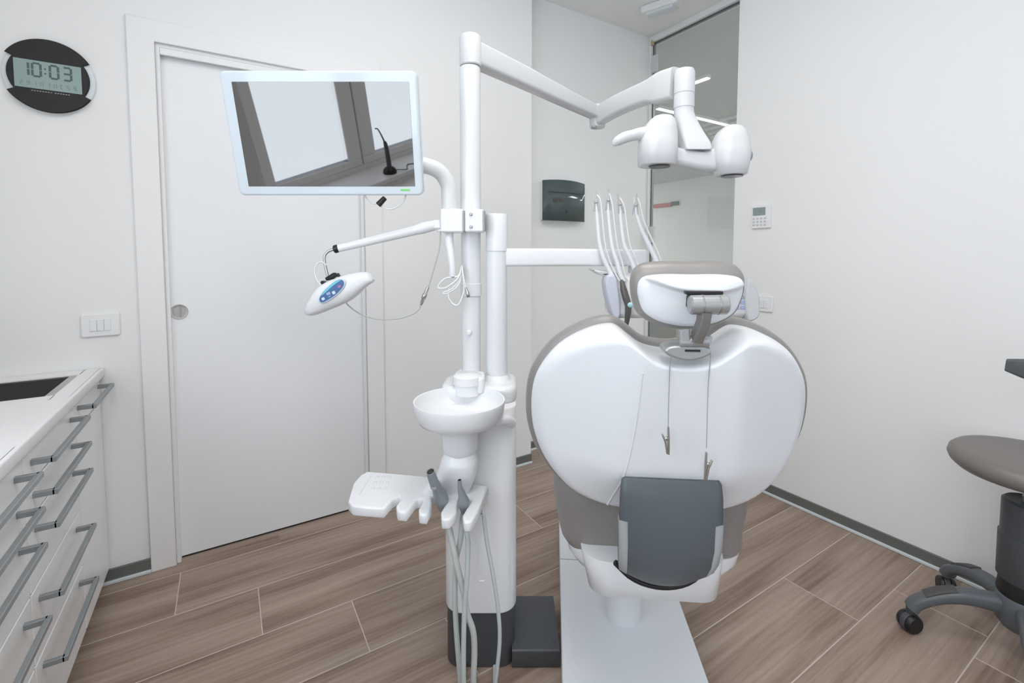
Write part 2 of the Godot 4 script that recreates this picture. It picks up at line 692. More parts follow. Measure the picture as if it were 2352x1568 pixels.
	for z in [-0.93, 1.53]:
		box(m, Vector3(-1.20, 1.81, z), Vector3(0.06, 1.72, 0.04), 0.003)
	var win := struct("window_1", m, M.frame)
	for z in [-0.465, 0.32, 1.105]:
		m = MB.new()
		for y in [0.975, 2.645]:
			box(m, Vector3(-1.195, y, z), Vector3(0.06, 0.05, 0.775), 0.004)
		for s in [-1, 1]:
			box(m, Vector3(-1.195, 1.81, z + s * 0.3285), Vector3(0.06, 1.62, 0.117), 0.004)
		var sash := part("sash", m, M.frame, win)
		m = MB.new()
		box(m, Vector3(-1.20, 1.81, z), Vector3(0.012, 1.62, 0.54), 0.001)
		part("pane", m, M.winglow, sash)
	m = MB.new()
	box(m, Vector3(-1.045, 0.898, 0.30), Vector3(0.31, 0.03, 2.52), 0.003)
	var sill := part("sill", m, M.worktop, win)
	# door_1: casing, jambs, sliding panel with its round pull
	m = MB.new()
	plate(m, [Vector2(-0.294, 0), Vector2(-0.210, 0), Vector2(-0.210, 2.099), Vector2(0.577, 2.099), Vector2(0.577, 0), Vector2(0.660, 0), Vector2(0.660, 2.18), Vector2(-0.294, 2.18)], Transform3D(Basis.IDENTITY, Vector3(0, 0, -2.303)), 0.016, 0.002)
	var d1 := struct("door_1", m, M.casing)
	m = MB.new()
	box(m, Vector3(-0.203, 1.05, -2.346), Vector3(0.014, 2.1, 0.088), 0.001)
	box(m, Vector3(0.570, 1.05, -2.346), Vector3(0.014, 2.1, 0.088), 0.001)
	box(m, Vector3(0.1835, 2.093, -2.346), Vector3(0.76, 0.014, 0.088), 0.001)
	part("jamb", m, M.casing, d1)
	m = MB.new()
	box(m, Vector3(0.1835, 2.073, -2.309), Vector3(0.758, 0.026, 0.012), 0.001)
	part("pelmet", m, M.casing, d1)
	m = MB.new()
	box(m, Vector3(0.1835, 1.042, -2.352), Vector3(0.770, 2.068, 0.04), 0.001)
	var leaf := part("panel", m, M.door, d1)
	m = MB.new()
	var away := Transform3D(Basis(Vector3.RIGHT, PI / 2), Vector3(-0.170, 1.042, -2.332)) * Transform3D(Basis.from_scale(Vector3(1.15, 1, 1.15)), Vector3.ZERO)
	lathe(m, [Vector2(0, 0.0006), Vector2(0.019, 0.0006), Vector2(0.0195, 0.0025), Vector2(0.026, 0.003), Vector2(0.027, 0.0015), Vector2(0.027, 0.0)], 32, away)
	box(m, Vector3(-0.166, 1.042, -2.329), Vector3(0.004, 0.042, 0.006), 0.001)
	part("pull", m, M.steel, leaf)
	m = MB.new()
	box(m, Vector3(0.1835, 0.005, -2.352), Vector3(0.757, 0.004, 0.036), 0)
	part("floor_seal", m, M.black, d1)
	# baseboards: grey strip over a white foot
	var runs := {"baseboard_front": [[Vector3(-0.90, 0, -2.301), Vector3(-0.294, 0, -2.301)], [Vector3(0.66, 0, -2.301), Vector3(1.556, 0, -2.301)]],
		"baseboard_recess": [[Vector3(1.53, 0, -2.45), Vector3(2.70, 0, -2.45)]], "baseboard_right": [[Vector3(2.428, 0, -1.568), Vector3(2.428, 0, 2.2)]]}
	for k in runs:
		m = MB.new()
		var m2 := MB.new()
		for r in runs[k]:
			var c: Vector3 = (r[0] + r[1]) / 2.0
			var along: Vector3 = r[1] - r[0]
			var out := Vector3(0, 0, 1) if absf(along.x) > 0.01 else Vector3(-1, 0, 0)
			var s := Vector3(absf(along.x), 0, absf(along.z))
			box(m, c + out * 0.005 + Vector3(0, 0.034, 0), s + Vector3(0, 0.045, 0) + out.abs() * 0.010, 0.001)
			box(m2, c + out * 0.009 + Vector3(0, 0.007, 0), s + Vector3(0, 0.013, 0) + out.abs() * 0.018, 0.002)
		var bb := struct(k, m, M.greymetal)
		part("foot_strip", m2, M.strip, bb)
	# door_2: frameless glass door in a slim aluminium frame
	m = MB.new()
	box(m, Vector3(2.725, 2.8445, -2.0), Vector3(0.05, 0.041, 0.9), 0.002)
	box(m, Vector3(2.725, 1.412, -2.443), Vector3(0.05, 2.824, 0.014), 0.002)
	box(m, Vector3(2.725, 1.412, -1.575), Vector3(0.05, 2.824, 0.014), 0.002)
	var d2 := struct("door_2", m, M.casing)
	m = MB.new()
	box(m, Vector3(2.735, 2.818, -2.0), Vector3(0.02, 0.014, 0.86), 0.001)
	box(m, Vector3(2.735, 1.41, -2.431), Vector3(0.02, 2.80, 0.012), 0.001)
	part("gasket", m, M.steeledge, d2)
	m = MB.new()
	box(m, Vector3(2.725, 1.41, -2.004), Vector3(0.008, 2.796, 0.838), 0.001)
	var pane := part("glass_panel", m, M.glass, d2)
	for y in [0.25, 1.42, 2.665]:
		m = MB.new()
		box(m, Vector3(2.716, y, -2.41), Vector3(0.022, 0.12, 0.05), 0.002)
		cyl(m, Vector3(2.712, y - 0.06, -2.436), Vector3(2.712, y + 0.06, -2.436), 0.006, -1, 12)
		part("hinge", m, M.hinge, d2)
	m = MB.new()
	cyl(m, Vector3(2.708, 2.80, -2.425), Vector3(2.708, 2.835, -2.425), 0.012, -1, 16)
	part("top_pivot", m, M.amber, d2)


func quadplate(m: MB, a: Vector2, b: Vector2, z: float, th: float, r := 0.004, bev := 0.0015) -> void:
	# a rounded rectangle from corner a to corner b, facing +z
	var s := (b - a).abs()
	plate(m, rrect(s.x, s.y, r), Transform3D(Basis.IDENTITY, Vector3((a.x + b.x) / 2, (a.y + b.y) / 2, z)), th, bev)

func fixtures() -> void:
	# wall clock
	var c := Vector3(-0.511, 1.906, -2.301)
	var o := thing("wall_clock", "round black and white digital wall clock reading 10:03", "clock", c)
	var m := MB.new()
	var out := Transform3D(Basis(Vector3.RIGHT, PI / 2), c)
	lathe(m, [Vector2(0, 0.0), Vector2(0.123, 0.0), Vector2(0.124, 0.006), Vector2(0.121, 0.011), Vector2(0.108, 0.0135), Vector2(0, 0.0135)], 64, out)
	part("rim", m, M.strip, o)
	m = MB.new()
	var poly := []
	for i in 25:                      # the upper cap, then the bitten sides, then the lower cap
		var a := lerpf(deg_to_rad(30), deg_to_rad(150), i / 24.0)
		poly.append(Vector2(cos(a) * 0.126, sin(a) * 0.126))
	for i in 11:
		var a := lerpf(deg_to_rad(149), deg_to_rad(211), i / 10.0)
		poly.append(Vector2(cos(a) * 0.112 + 0.004, sin(a) * 0.105))
	for i in 25:
		var a := lerpf(deg_to_rad(210), deg_to_rad(330), i / 24.0)
		poly.append(Vector2(cos(a) * 0.126, sin(a) * 0.126))
	for i in 11:
		var a := lerpf(deg_to_rad(-31), deg_to_rad(31), i / 10.0)
		poly.append(Vector2(cos(a) * 0.112 - 0.004, sin(a) * 0.105))
	plate(m, poly, Transform3D(Basis.IDENTITY, c + Vector3(0, 0, 0.012)), 0.010, 0.003)
	part("case", m, M.clock, o)
	m = MB.new()
	quadplate(m, Vector2(c.x - 0.088, c.y - 0.049), Vector2(c.x + 0.086, c.y + 0.047), c.z + 0.0205, 0.0022, 0.002, 0.0005)
	var lcd := part("display", m, M.lcd, o)
	m = MB.new()
	var zf := c.z + 0.0228
	var segs := {"0": "abcdef", "1": "bc", "3": "abgcd"}
	var seg := func(mm: MB, x: float, y: float, w: float, h: float, th: float, on: String) -> void:
		for s in on:
			var hz := s in "agd"
			var p := Vector3(x, y, zf)
			if s == "a": p.y += h / 2
			if s == "d": p.y -= h / 2
			if s in "bc": p.x += w / 2
			if s in "ef": p.x -= w / 2
			if s in "bf": p.y += h / 4
			if s in "ce": p.y -= h / 4
			box(mm, p, Vector3(w - th * 0.6, th, 0.0005) if hz else Vector3(th, h / 2 - th * 0.35, 0.0005), 0)
	var dx := [-0.062, -0.031, 0.014, 0.048]
	var n := 0
	for ch in "1003":
		seg.call(m, c.x + dx[n], c.y + 0.015, 0.021, 0.044, 0.0065, segs[ch])
		n += 1
	for y in [0.022, 0.006]:
		box(m, Vector3(c.x - 0.009, c.y + y, zf), Vector3(0.005, 0.005, 0.0005), 0)
	part("digit", m, M.lcdink, lcd)
	m = MB.new()
	for k in 9:                       # the small date and temperature row, too soft to read in the photograph
		seg.call(m, c.x - 0.071 + k * 0.0172, c.y - 0.032, 0.006, 0.013, 0.002, ["abdeg", "bcfg", "bc", "bcef", "bc", "bcef", "adef", "acdfg", "abcdfg"][k])
	part("small_digit", m, M.lcdfaint, lcd)
	m = MB.new()
	for k in 14:
		box(m, Vector3(c.x - 0.045 + k * 0.007 + (0.004 if k > 7 else 0.0), c.y - 0.0565, c.z + 0.0222), Vector3(0.0045, 0.0028, 0.0006), 0)
	part("caption", m, M.flange, o)
	# light switch left of the door
	o = switch_plate("light_switch", "white three-module light switch plate between worktop and sliding door", Vector3(-0.410, 1.013, -2.301), 0.0, 0.112, 0.086, 3)
	# breaker panel
	c = Vector3(1.893, 1.623, -2.45)
	o = thing("breaker_panel", "dark smoked-cover electrical breaker panel on recessed white wall", "electrical panel", c)
	m = MB.new()
	quadplate(m, Vector2(1.724, 1.495), Vector2(2.062, 1.742), c.z, 0.03, 0.006, 0.003)
	part("frame", m, M.casing, o)
	m = MB.new()
	var rings := []
	for i in 13:
		var u := i / 12.0
		var x := lerpf(1.721, 2.065, u)
		var bow := 0.024 * (1.0 - pow(2 * u - 1, 2))
		rings.append(PackedVector3Array([Vector3(x, 1.492, c.z + 0.028), Vector3(x, 1.492, c.z + 0.034 + bow), Vector3(x, 1.744 + bow * 0.4, c.z + 0.034 + bow), Vector3(x, 1.744 + bow * 0.4, c.z + 0.028)]))
	loft(m, rings)
	var cover := part("smoked_cover", m, M.smoke, o)
	m = MB.new()
	box(m, Vector3(1.893, 1.672, c.z + 0.0575), Vector3(0.30, 0.003, 0.002), 0.0005)
	box(m, Vector3(1.893, 1.553, c.z + 0.0575), Vector3(0.008, 0.016, 0.004), 0.001)
	part("latch", m, M.black, cover)
	m = MB.new()
	for k in 7:
		box(m, Vector3(1.80 + k * 0.022, 1.622, c.z + 0.0575 - 0.003 * absf(k - 3) / 3.0), Vector3(0.018, 0.026, 0.002), 0.0005)
	part("breaker", m, M.bakelite, cover)
	# thermostat on the right wall, turned to face -x
	o = thing("thermostat", "white wall thermostat with grey display and keypad on right wall", "thermostat", Vector3(1.406, 1.476, 2.428), PI / -2)
	# in this turned frame x runs along the wall towards the camera and +z points out of it
	o.position = Vector3(2.428, 1.476, -1.406)
	base = Vector3.ZERO
	m = MB.new()
	quadplate(m, Vector2(-0.05, -0.061), Vector2(0.05, 0.061), 0, 0.014, 0.004, 0.002)
	part("case", m, M.casing, o)
	m = MB.new()
	quadplate(m, Vector2(-0.044, 0.006), Vector2(0.024, 0.048), 0.0135, 0.0015, 0.001, 0.0005)
	var lc := part("display", m, mat(Color(0.56, 0.61, 0.61), 0.25), o)
	m = MB.new()
	words(m, "M", 0.02, Transform3D(Basis.IDENTITY, Vector3(-0.003, 0.029, 0.0152)))
	part("symbol", m, M.lcdfaint, lc)
	for r in 3:
		for k in 4:
			m = MB.new()
			quadplate(m, Vector2(-0.044 + k * 0.02, -0.015 - r * 0.017), Vector2(-0.031 + k * 0.02, -0.005 - r * 0.017), 0.0135, 0.0018, 0.001, 0.0005)
			part("key", m, mat(Color(0.80, 0.80, 0.81), 0.5), o)
	o = switch_plate("wall_socket", "white socket plate low on right wall beside the instrument tray", Vector3(0, 0, 0), PI / -2, 0.112, 0.084, 3)
	o.position = Vector3(2.428, 1.015, -1.388)
	# fitting under the recess ceiling
	o = thing("emergency_light", "white oblong fitting on the recess ceiling near the glass door", "light fitting", Vector3(2.40, CEIL, -2.09))
	m = MB.new()
	bar(m, [Vector3(2.36, CEIL - 0.022, -2.19), Vector3(2.44, CEIL - 0.022, -1.98)], [Vector2(0.10, 0.044)], 0.2)
	part("case", m, M.casing, o)
	m = MB.new()
	bar(m, [Vector3(2.37, CEIL - 0.05, -2.165), Vector3(2.43, CEIL - 0.05, -2.005)], [Vector2(0.07, 0.02)], 0.4)
	part("diffuser", m, M.strip, o)
	# ceiling panels, all above or behind the frame
	for spec in [[LAMPS, ["long flush ceiling light panel nearest the sliding door", "long flush ceiling light panel nearest the right wall"], "ceiling panel lights"],
			[HALL_PANELS.map(func(q): return [q[0], q[1], 1.2, 0.6]), ["hall ceiling light panel nearest the glass door", "hall ceiling light panel by the far hall wall", "hall ceiling light panel deep in the hall", "hall ceiling light panel in the hall's far corner"], "hall panel lights"]]:
		var k := 0
		for p in spec[0]:
			o = thing("ceiling_panel_light", spec[1][k], "ceiling light", Vector3(p[0], CEIL, p[1]), 0, spec[2])
			m = MB.new()
			for q in [-1, 1]:
				box(m, Vector3(p[0] + q * (p[2] / 2 - 0.005), CEIL - 0.005, p[1]), Vector3(0.02, 0.01, p[3] + 0.01), 0.001)
				box(m, Vector3(p[0], CEIL - 0.005, p[1] + q * (p[3] / 2 - 0.005)), Vector3(p[2] - 0.03, 0.01, 0.02), 0.001)
			part("frame", m, M.casing, o)
			m = MB.new()
			box(m, Vector3(p[0], CEIL - 0.004, p[1]), Vector3(p[2] - 0.03, 0.006, p[3] - 0.03), 0)
			part("diffuser", m, M.lampglow, o)
			k += 1

func switch_plate(called: String, label: String, at: Vector3, turn: float, w: float, h: float, keys: int) -> Node3D:
	var o := thing(called, label, "switch" if called.contains("switch") else "socket", at, turn)
	var c := at
	var m := MB.new()
	quadplate(m, Vector2(c.x - w / 2, c.y - h / 2), Vector2(c.x + w / 2, c.y + h / 2), c.z, 0.011, 0.006, 0.003)
	part("cover_plate", m, M.casing, o)
	for k in keys:
		m = MB.new()
		var x := c.x + (k - (keys - 1) / 2.0) * 0.0205
		quadplate(m, Vector2(x - 0.0098, c.y - 0.022), Vector2(x + 0.0098, c.y + 0.022), c.z + 0.0095, 0.004 if k != 1 else 0.0055, 0.001, 0.001)
		part("rocker", m, M.plastic2, o)
	return o


func cabinets() -> void:
	var xf := -0.422                 # plane of the fronts
	# widths along z from the door wall towards the camera: one door unit, then drawer units
	var names := ["white base cabinet with one top drawer and door, against the sliding-door wall", "white five-drawer cabinet second from the sliding-door wall",
		"white five-drawer cabinet third from the door wall, cut by the photo's left edge", "white five-drawer cabinet nearest the camera, below the window end"]
	var z0 := [2.296, 1.95, 1.51, 1.07]
	var zw := [0.344, 0.438, 0.438, 0.438]
	for i in 4:
		var zc: float = -(z0[i] - zw[i] / 2.0)
		var o := thing("base_cabinet", names[i], "cabinet", Vector3(-0.66, 0, zc), 0, "white base cabinets under the worktop")
		var m := MB.new()
		box(m, Vector3(-0.67, 0.435, zc), Vector3(0.45, 0.75, zw[i] - 0.002), 0.001)
		box(m, Vector3(-0.70, 0.03, zc), Vector3(0.38, 0.06, zw[i] - 0.002), 0.001)
		part("body", m, M.cabinet, o)
		var rows := [[0.722, 0.800], [0.640, 0.718], [0.466, 0.636], [0.286, 0.462], [0.062, 0.282]]
		var hand := [0.772, 0.689, 0.603, 0.424, 0.249]
		if i == 0:
			rows = [[0.722, 0.800]]
			hand = [0.785]
			m = MB.new()
			box(m, Vector3(xf - 0.010, 0.390, zc), Vector3(0.02, 0.656, zw[i] - 0.005), 0.002)
			part("door", m, M.cabinet, o)
		for r in rows.size():
			m = MB.new()
			box(m, Vector3(xf - 0.010, (rows[r][0] + rows[r][1]) / 2.0, zc), Vector3(0.02, rows[r][1] - rows[r][0], zw[i] - 0.005), 0.002)
			var dr := part("drawer", m, M.cabinet, o)
			m = MB.new()
			var hl: float = zw[i] - 0.09 if i > 0 else 0.29
			box(m, Vector3(-0.381, hand[r], zc), Vector3(0.012, 0.014, hl), 0.0015)
			for s in [-1, 1]:
				box(m, Vector3(-0.402, hand[r], zc + s * (hl / 2 - 0.006)), Vector3(0.042, 0.014, 0.012), 0.0015)
			part("handle", m, M.alu, dr)
	# worktop, cut round the sink
	var o := thing("worktop", "long white worktop with rounded front edge along the window wall", "worktop", Vector3(-0.65, 0.81, -0.6))
	var m := MB.new()
	box(m, Vector3(-0.440, 0.831, -0.62), Vector3(0.044, 0.034, 3.356), 0.0)
	bar(m, [Vector3(-0.416, 0.831, -2.298), Vector3(-0.416, 0.831, 1.058)], [Vector2(0.016, 0.034)], 0.3)
	box(m, Vector3(-0.68, 0.831, 0.0835), Vector3(0.44, 0.034, 1.949), 0.0)
	box(m, Vector3(-0.68, 0.831, -1.411), Vector3(0.44, 0.034, 1.04), 0.0)
	box(m, Vector3(-0.68, 0.831, -2.259), Vector3(0.44, 0.034, 0.078), 0.0)
	box(m, Vector3(-0.885, 0.831, -2.0755), Vector3(0.03, 0.034, 0.289), 0.0)
	part("slab", m, M.worktop, o)
	o = thing("inset_tray", "dark glossy inset panel with steel side strip in the worktop corner", "sink", Vector3(-0.665, 0.82, -2.0755))
	m = MB.new()
	box(m, Vector3(-0.476, 0.839, -2.0755), Vector3(0.024, 0.012, 0.285), 0.001)
	box(m, Vector3(-0.676, 0.839, -2.216), Vector3(0.374, 0.012, 0.005), 0)
	box(m, Vector3(-0.676, 0.839, -1.935), Vector3(0.374, 0.012, 0.005), 0)
	part("steel_edge", m, M.steel, o)
	m = MB.new()
	box(m, Vector3(-0.678, 0.836, -2.0755), Vector3(0.378, 0.010, 0.274), 0.001)
	part("dark_panel", m, M.darkglass, o)
	# curing light on the sill, seen mirrored in the monitor
	var b := Vector3(-0.965, 0.913, -0.03)
	o = thing("curing_light", "dark curing light with bent tip standing in its charging base on window sill", "curing light", b)
	m = MB.new()
	lathe(m, [Vector2(0, 0), Vector2(0.045, 0), Vector2(0.047, 0.008), Vector2(0.040, 0.03), Vector2(0.022, 0.045), Vector2(0, 0.045)], 28, Transform3D(Basis.IDENTITY, b))
	part("charging_base", m, M.black, o)
	m = MB.new()
	tube(m, spline([b + Vector3(0, 0.04, 0), b + Vector3(0, 0.11, 0.0), b + Vector3(0, 0.19, -0.005), b + Vector3(0, 0.215, -0.012)]), [0.017, 0.016, 0.014, 0.009])
	part("handpiece", m, mat(Color(0.35, 0.36, 0.37), 0.3, 0.4), o)
	m = MB.new()
	tube(m, spline([b + Vector3(0, 0.21, -0.010), b + Vector3(0, 0.27, -0.035), b + Vector3(0, 0.305, -0.055), b + Vector3(0, 0.312, -0.075)]), [0.006, 0.0045, 0.004, 0.004])
	part("light_guide", m, M.black, o)
	m = MB.new()
	tube(m, spline([b + Vector3(0.01, 0.012, 0.045), b + Vector3(0.05, 0.005, 0.11), b + Vector3(-0.02, 0.004, 0.20), b + Vector3(0.04, 0.004, 0.29), b + Vector3(0.0, 0.004, 0.42)]), 0.003, 8)
	part("cable", m, M.black, o)


func dental_unit() -> void:
	var o := thing("dental_unit", "white floor-standing dental unit column with spittoon bowl, lamp pole and tray post", "dental unit", P(-0.095, 0, 1.49), UNIT)
	# dark foot under the column and the flat link to the chair
	var m := MB.new()
	plate(m, shifted(rrect(0.214, 0.25, 0.045, 8), Vector2(-0.098, 1.490)), lying(0.0), 0.180, 0.004)
	part("foot", m, M.plinth, o)
	m = MB.new()
	bar(m, [P(0.00, 0.030, 1.478), P(0.148, 0.030, 1.478)], [Vector2(0.232, 0.058)], 0.12)
	part("foot_link", m, M.plinth, o)
	# column
	m = MB.new()
	plate(m, shifted(rrect(0.222, 0.262, 0.055, 10), Vector2(-0.098, 1.490)), lying(0.178), 0.642, 0.006, 3)
	var col := part("column", m, mat(Color(0.955, 0.96, 0.97), 0.3), o)
	m = MB.new()
	box(m, P(0.0, 0.30, 1.3617), Vector3(0.0015, 0.18, 0.002), 0)
	box(m, P(-0.092, 0.283, 1.3597), Vector3(0.018, 0.008, 0.006), 0.002)
	part("vent_cover", m, M.casing, col)
	# cap round the tray post
	m = MB.new()
	plate(m, shifted(rrect(0.120, 0.20, 0.05, 10), Vector2(-0.045, 1.50)), lying(0.815), 0.056, 0.018, 5)
	part("cap", m, M.plastic, o)
	# tray post
	m = MB.new()
	lathe(m, [Vector2(0, 0), Vector2(0.047, 0), Vector2(0.042, 0.012), Vector2(0.0345, 0.02), Vector2(0.0335, 0.42), Vector2(0.0330, 0.42), Vector2(0.0330, 0.4225), Vector2(0.0350, 0.4225), Vector2(0.0350, 0.537), Vector2(0.033, 0.541), Vector2(0, 0.541)], 36, Transform3D(Basis.IDENTITY, P(-0.050, 0.868, 1.50)))
	part("tray_post", m, M.plastic, o)
	# lamp pole
	m = MB.new()
	lathe(m, [Vector2(0, 0), Vector2(0.0295, 0.0), Vector2(0.0305, 0.26), Vector2(0.034, 0.262), Vector2(0.034, 0.300), Vector2(0.0315, 0.302), Vector2(0.0315, 0.52), Vector2(0.033, 0.53), Vector2(0.033, 0.980), Vector2(0.030, 0.984), Vector2(0, 0.984)], 36, Transform3D(Basis.IDENTITY, P(-0.133, 0.885, 1.50)))
	var pole := part("lamp_pole", m, M.plastic, o)
	m = MB.new()
	cyl(m, P(-0.137, 1.031, 1.475), P(-0.137, 1.031, 1.455), 0.009, 0.007, 16)
	part("stop_knob", m, M.plastic2, pole)
	# spout block the pole stands in
	m = MB.new()
	lathe(m, [Vector2(0, 0), Vector2(0.043, 0), Vector2(0.042, 0.028), Vector2(0.047, 0.034), Vector2(0.045, 0.056), Vector2(0.036, 0.062), Vector2(0, 0.062)], 32, Transform3D(Basis.IDENTITY, P(-0.139, 0.845, 1.43)))
	plate(m, [Vector2(-0.100, 1.40), Vector2(-0.086, 1.405), Vector2(-0.086, 1.48), Vector2(-0.178, 1.52), Vector2(-0.185, 1.45)], lying(0.850), 0.052, 0.008, 3)
	plate(m, shifted(rrect(0.15, 0.17, 0.05, 8), Vector2(-0.150, 1.49)), lying(0.810), 0.060, 0.016, 4)
	part("cup_filler", m, M.plastic, o)
	# spittoon bowl
	m = MB.new()
	var c := P(-0.150, 0.0, 1.300)
	lathe(m, [Vector2(0, 0.796), Vector2(0.070, 0.797), Vector2(0.098, 0.801), Vector2(0.115, 0.810), Vector2(0.126, 0.828), Vector2(0.1305, 0.862), Vector2(0.1295, 0.867), Vector2(0.1255, 0.866), Vector2(0.1215, 0.845), Vector2(0.112, 0.828), Vector2(0.095, 0.818), Vector2(0.060, 0.812), Vector2(0.030, 0.809), Vector2(0, 0.808)], 56, Transform3D(Basis.IDENTITY, c))
	var bowl := part("spittoon_bowl", m, M.plastic, o)
	m = MB.new()
	bar(m, spline([P(-0.060, 0.808, 1.30), P(-0.030, 0.800, 1.33), P(-0.010, 0.775, 1.37)], 5), [Vector2(0.05, 0.03)], 0.4)
	part("bowl_bracket", m, M.plastic2, o)
	m = MB.new()
	lathe(m, [Vector2(0, 0.712), Vector2(0.036, 0.712), Vector2(0.043, 0.722), Vector2(0.0515, 0.735), Vector2(0.053, 0.80), Vector2(0, 0.80)], 36, Transform3D(Basis.IDENTITY, P(-0.148, 0, 1.285)))
	part("bowl_drain", m, M.plastic, o)
	# broad swan arm from the drain down to the holder
	m = MB.new()
	var rr := []
	for q in spline([[0.728, -0.148, 0.074, 1.285, 0.080], [0.708, -0.149, 0.098, 1.285, 0.090], [0.688, -0.151, 0.106, 1.280, 0.085], [0.660, -0.158, 0.113, 1.282, 0.070], [0.632, -0.172, 0.124, 1.292, 0.062], [0.606, -0.188, 0.136, 1.300, 0.060], [0.590, -0.195, 0.142, 1.300, 0.060]].map(func(e): return Vector4(e[1], e[0], e[2], e[3])), 4):
		var ring := PackedVector3Array()
		var dep: float = lerpf(0.06, 0.095, clampf((q.y - 0.60) / 0.10, 0, 1)) if q.y < 0.70 else lerpf(0.095, 0.074, clampf((q.y - 0.70) / 0.03, 0, 1))
		for e in rrect(q.z, dep, minf(q.z, dep) * 0.42, 6):
			ring.push_back(P(q.x + e.x, q.y, q.w + e.y))
		rr.append(ring)
	loft(m, rr)
	part("holder_arm", m, M.plastic, o)
	# instrument holder with four open slots
	var sl := [Vector2(-0.454, 1.415), Vector2(-0.276, 1.385), Vector2(-0.152, 1.350), Vector2(-0.069, 1.322), Vector2(-0.091, 1.185), Vector2(-0.104, 1.142), Vector2(-0.121, 1.140), Vector2(-0.129, 1.170), Vector2(-0.120, 1.216),
		Vector2(-0.112, 1.243), Vector2(-0.122, 1.262), Vector2(-0.142, 1.262), Vector2(-0.151, 1.243), Vector2(-0.146, 1.185), Vector2(-0.161, 1.153), Vector2(-0.180, 1.153), Vector2(-0.188, 1.187), Vector2(-0.181, 1.227),
		Vector2(-0.178, 1.262), Vector2(-0.192, 1.284), Vector2(-0.214, 1.284), Vector2(-0.226, 1.262), Vector2(-0.217, 1.216), Vector2(-0.223, 1.173), Vector2(-0.243, 1.177), Vector2(-0.250, 1.202), Vector2(-0.244, 1.240),
		Vector2(-0.250, 1.254), Vector2(-0.266, 1.246), Vector2(-0.279, 1.186), Vector2(-0.303, 1.190), Vector2(-0.314, 1.216), Vector2(-0.309, 1.250), Vector2(-0.319, 1.266), Vector2(-0.331, 1.250), Vector2(-0.343, 1.202),
		Vector2(-0.430, 1.214), Vector2(-0.452, 1.240), Vector2(-0.472, 1.340), Vector2(-0.468, 1.390)]
	m = MB.new()
	plate(m, sl, lying(0.572), 0.030, 0.006, 3)
	var hold := part("instrument_holder", m, M.plastic, o)
	m = MB.new()
	for r in 3:
		for k in 3:
			for e in [[0.0, 0.006, 0.009, 0.0012], [0.0045, 0.0, 0.0012, 0.012], [-0.0045, 0.0, 0.0012, 0.012]]:
				box(m, P(-0.410 + k * 0.018 + r * 0.003 + e[0], 0.6021, 1.375 - r * 0.034 + e[1]), Vector3(e[2], 0.0006, e[3]), 0)
	box(m, P(-0.432, 0.6021, 1.330), Vector3(0.0015, 0.0006, 0.11), 0)
	part("printed_symbol", m, M.ink, hold)
	for q in [Vector2(-0.313, 1.232), Vector2(-0.247, 1.226)]:
		m = MB.new()
		cyl(m, P(q.x, 0.586, q.y), P(q.x + 0.004, 0.586, q.y - 0.002), 0.0035, -1, 10)
		part("sensor", m, M.black, hold)
	# instruments resting in the holder, each with its hose
	o = thing("suction_handpiece", "large grey suction handpiece standing in third slot of instrument holder", "handpiece", P(-0.200, 0.575, 1.235), UNIT, "suction handpieces in the holder")
	m = MB.new()
	tube(m, [P(-0.213, 0.717, 1.175), P(-0.206, 0.680, 1.190), P(-0.203, 0.668, 1.197), P(-0.201, 0.660, 1.203), P(-0.196, 0.632, 1.220), P(-0.193, 0.610, 1.232), P(-0.190, 0.575, 1.245)], [0.0115, 0.0125, 0.0145, 0.0125, 0.018, 0.019, 0.011], 24)
	part("body", m, M.tool, o)
	m = MB.new()
	cyl(m, P(-0.2135, 0.7185, 1.1745), P(-0.212, 0.714, 1.1755), 0.0095, -1, 20)
	part("bore", m, M.black, o)
	m = MB.new()
	box(m, P(-0.205, 0.668, 1.182), Vector3(0.012, 0.008, 0.004), 0.001)
	part("slider", m, M.flange, o)
	m = MB.new()
	tube(m, spline([P(-0.190, 0.577, 1.245), P(-0.176, 0.540, 1.235), P(-0.160, 0.487, 1.215), P(-0.146, 0.423, 1.21), P(-0.131, 0.359, 1.21), P(-0.122, 0.300, 1.21), P(-0.107, 0.247, 1.215), P(-0.104, 0.182, 1.22), P(-0.107, 0.112, 1.22), P(-0.108, 0.05, 1.235), P(-0.112, 0.012, 1.29), P(-0.118, 0.012, 1.362)]), 0.0085)
	part("hose", m, M.hose2, o)
	o = thing("saliva_ejector", "small grey saliva ejector tip standing in fourth slot of instrument holder", "handpiece", P(-0.131, 0.575, 1.225), UNIT, "suction handpieces in the holder")
	m = MB.new()
	tube(m, [P(-0.138, 0.688, 1.185), P(-0.138, 0.668, 1.19), P(-0.135, 0.650, 1.198), P(-0.132, 0.632, 1.205), P(-0.131, 0.616, 1.212), P(-0.131, 0.604, 1.22), P(-0.131, 0.575, 1.23)], [0.0055, 0.006, 0.009, 0.012, 0.0165, 0.015, 0.008], 20)
	part("body", m, M.tool, o)
	m = MB.new()
	cyl(m, P(-0.138, 0.690, 1.1845), P(-0.138, 0.687, 1.1855), 0.0042, -1, 16)
	part("bore", m, M.black, o)
	m = MB.new()
	tube(m, spline([P(-0.131, 0.577, 1.23), P(-0.137, 0.550, 1.24), P(-0.143, 0.491, 1.235), P(-0.155, 0.433, 1.232), P(-0.158, 0.344, 1.23), P(-0.157, 0.284, 1.23), P(-0.153, 0.206, 1.23), P(-0.145, 0.092, 1.232), P(-0.147, 0.035, 1.25), P(-0.151, 0.010, 1.30), P(-0.158, 0.010, 1.362)]), 0.0075)
	part("hose", m, M.hose, o)
	o = thing("suction_hose", "pale grey hose hanging straight down below the holder's right end", "hose", P(-0.118, 0.0, 1.20), UNIT)
	m = MB.new()
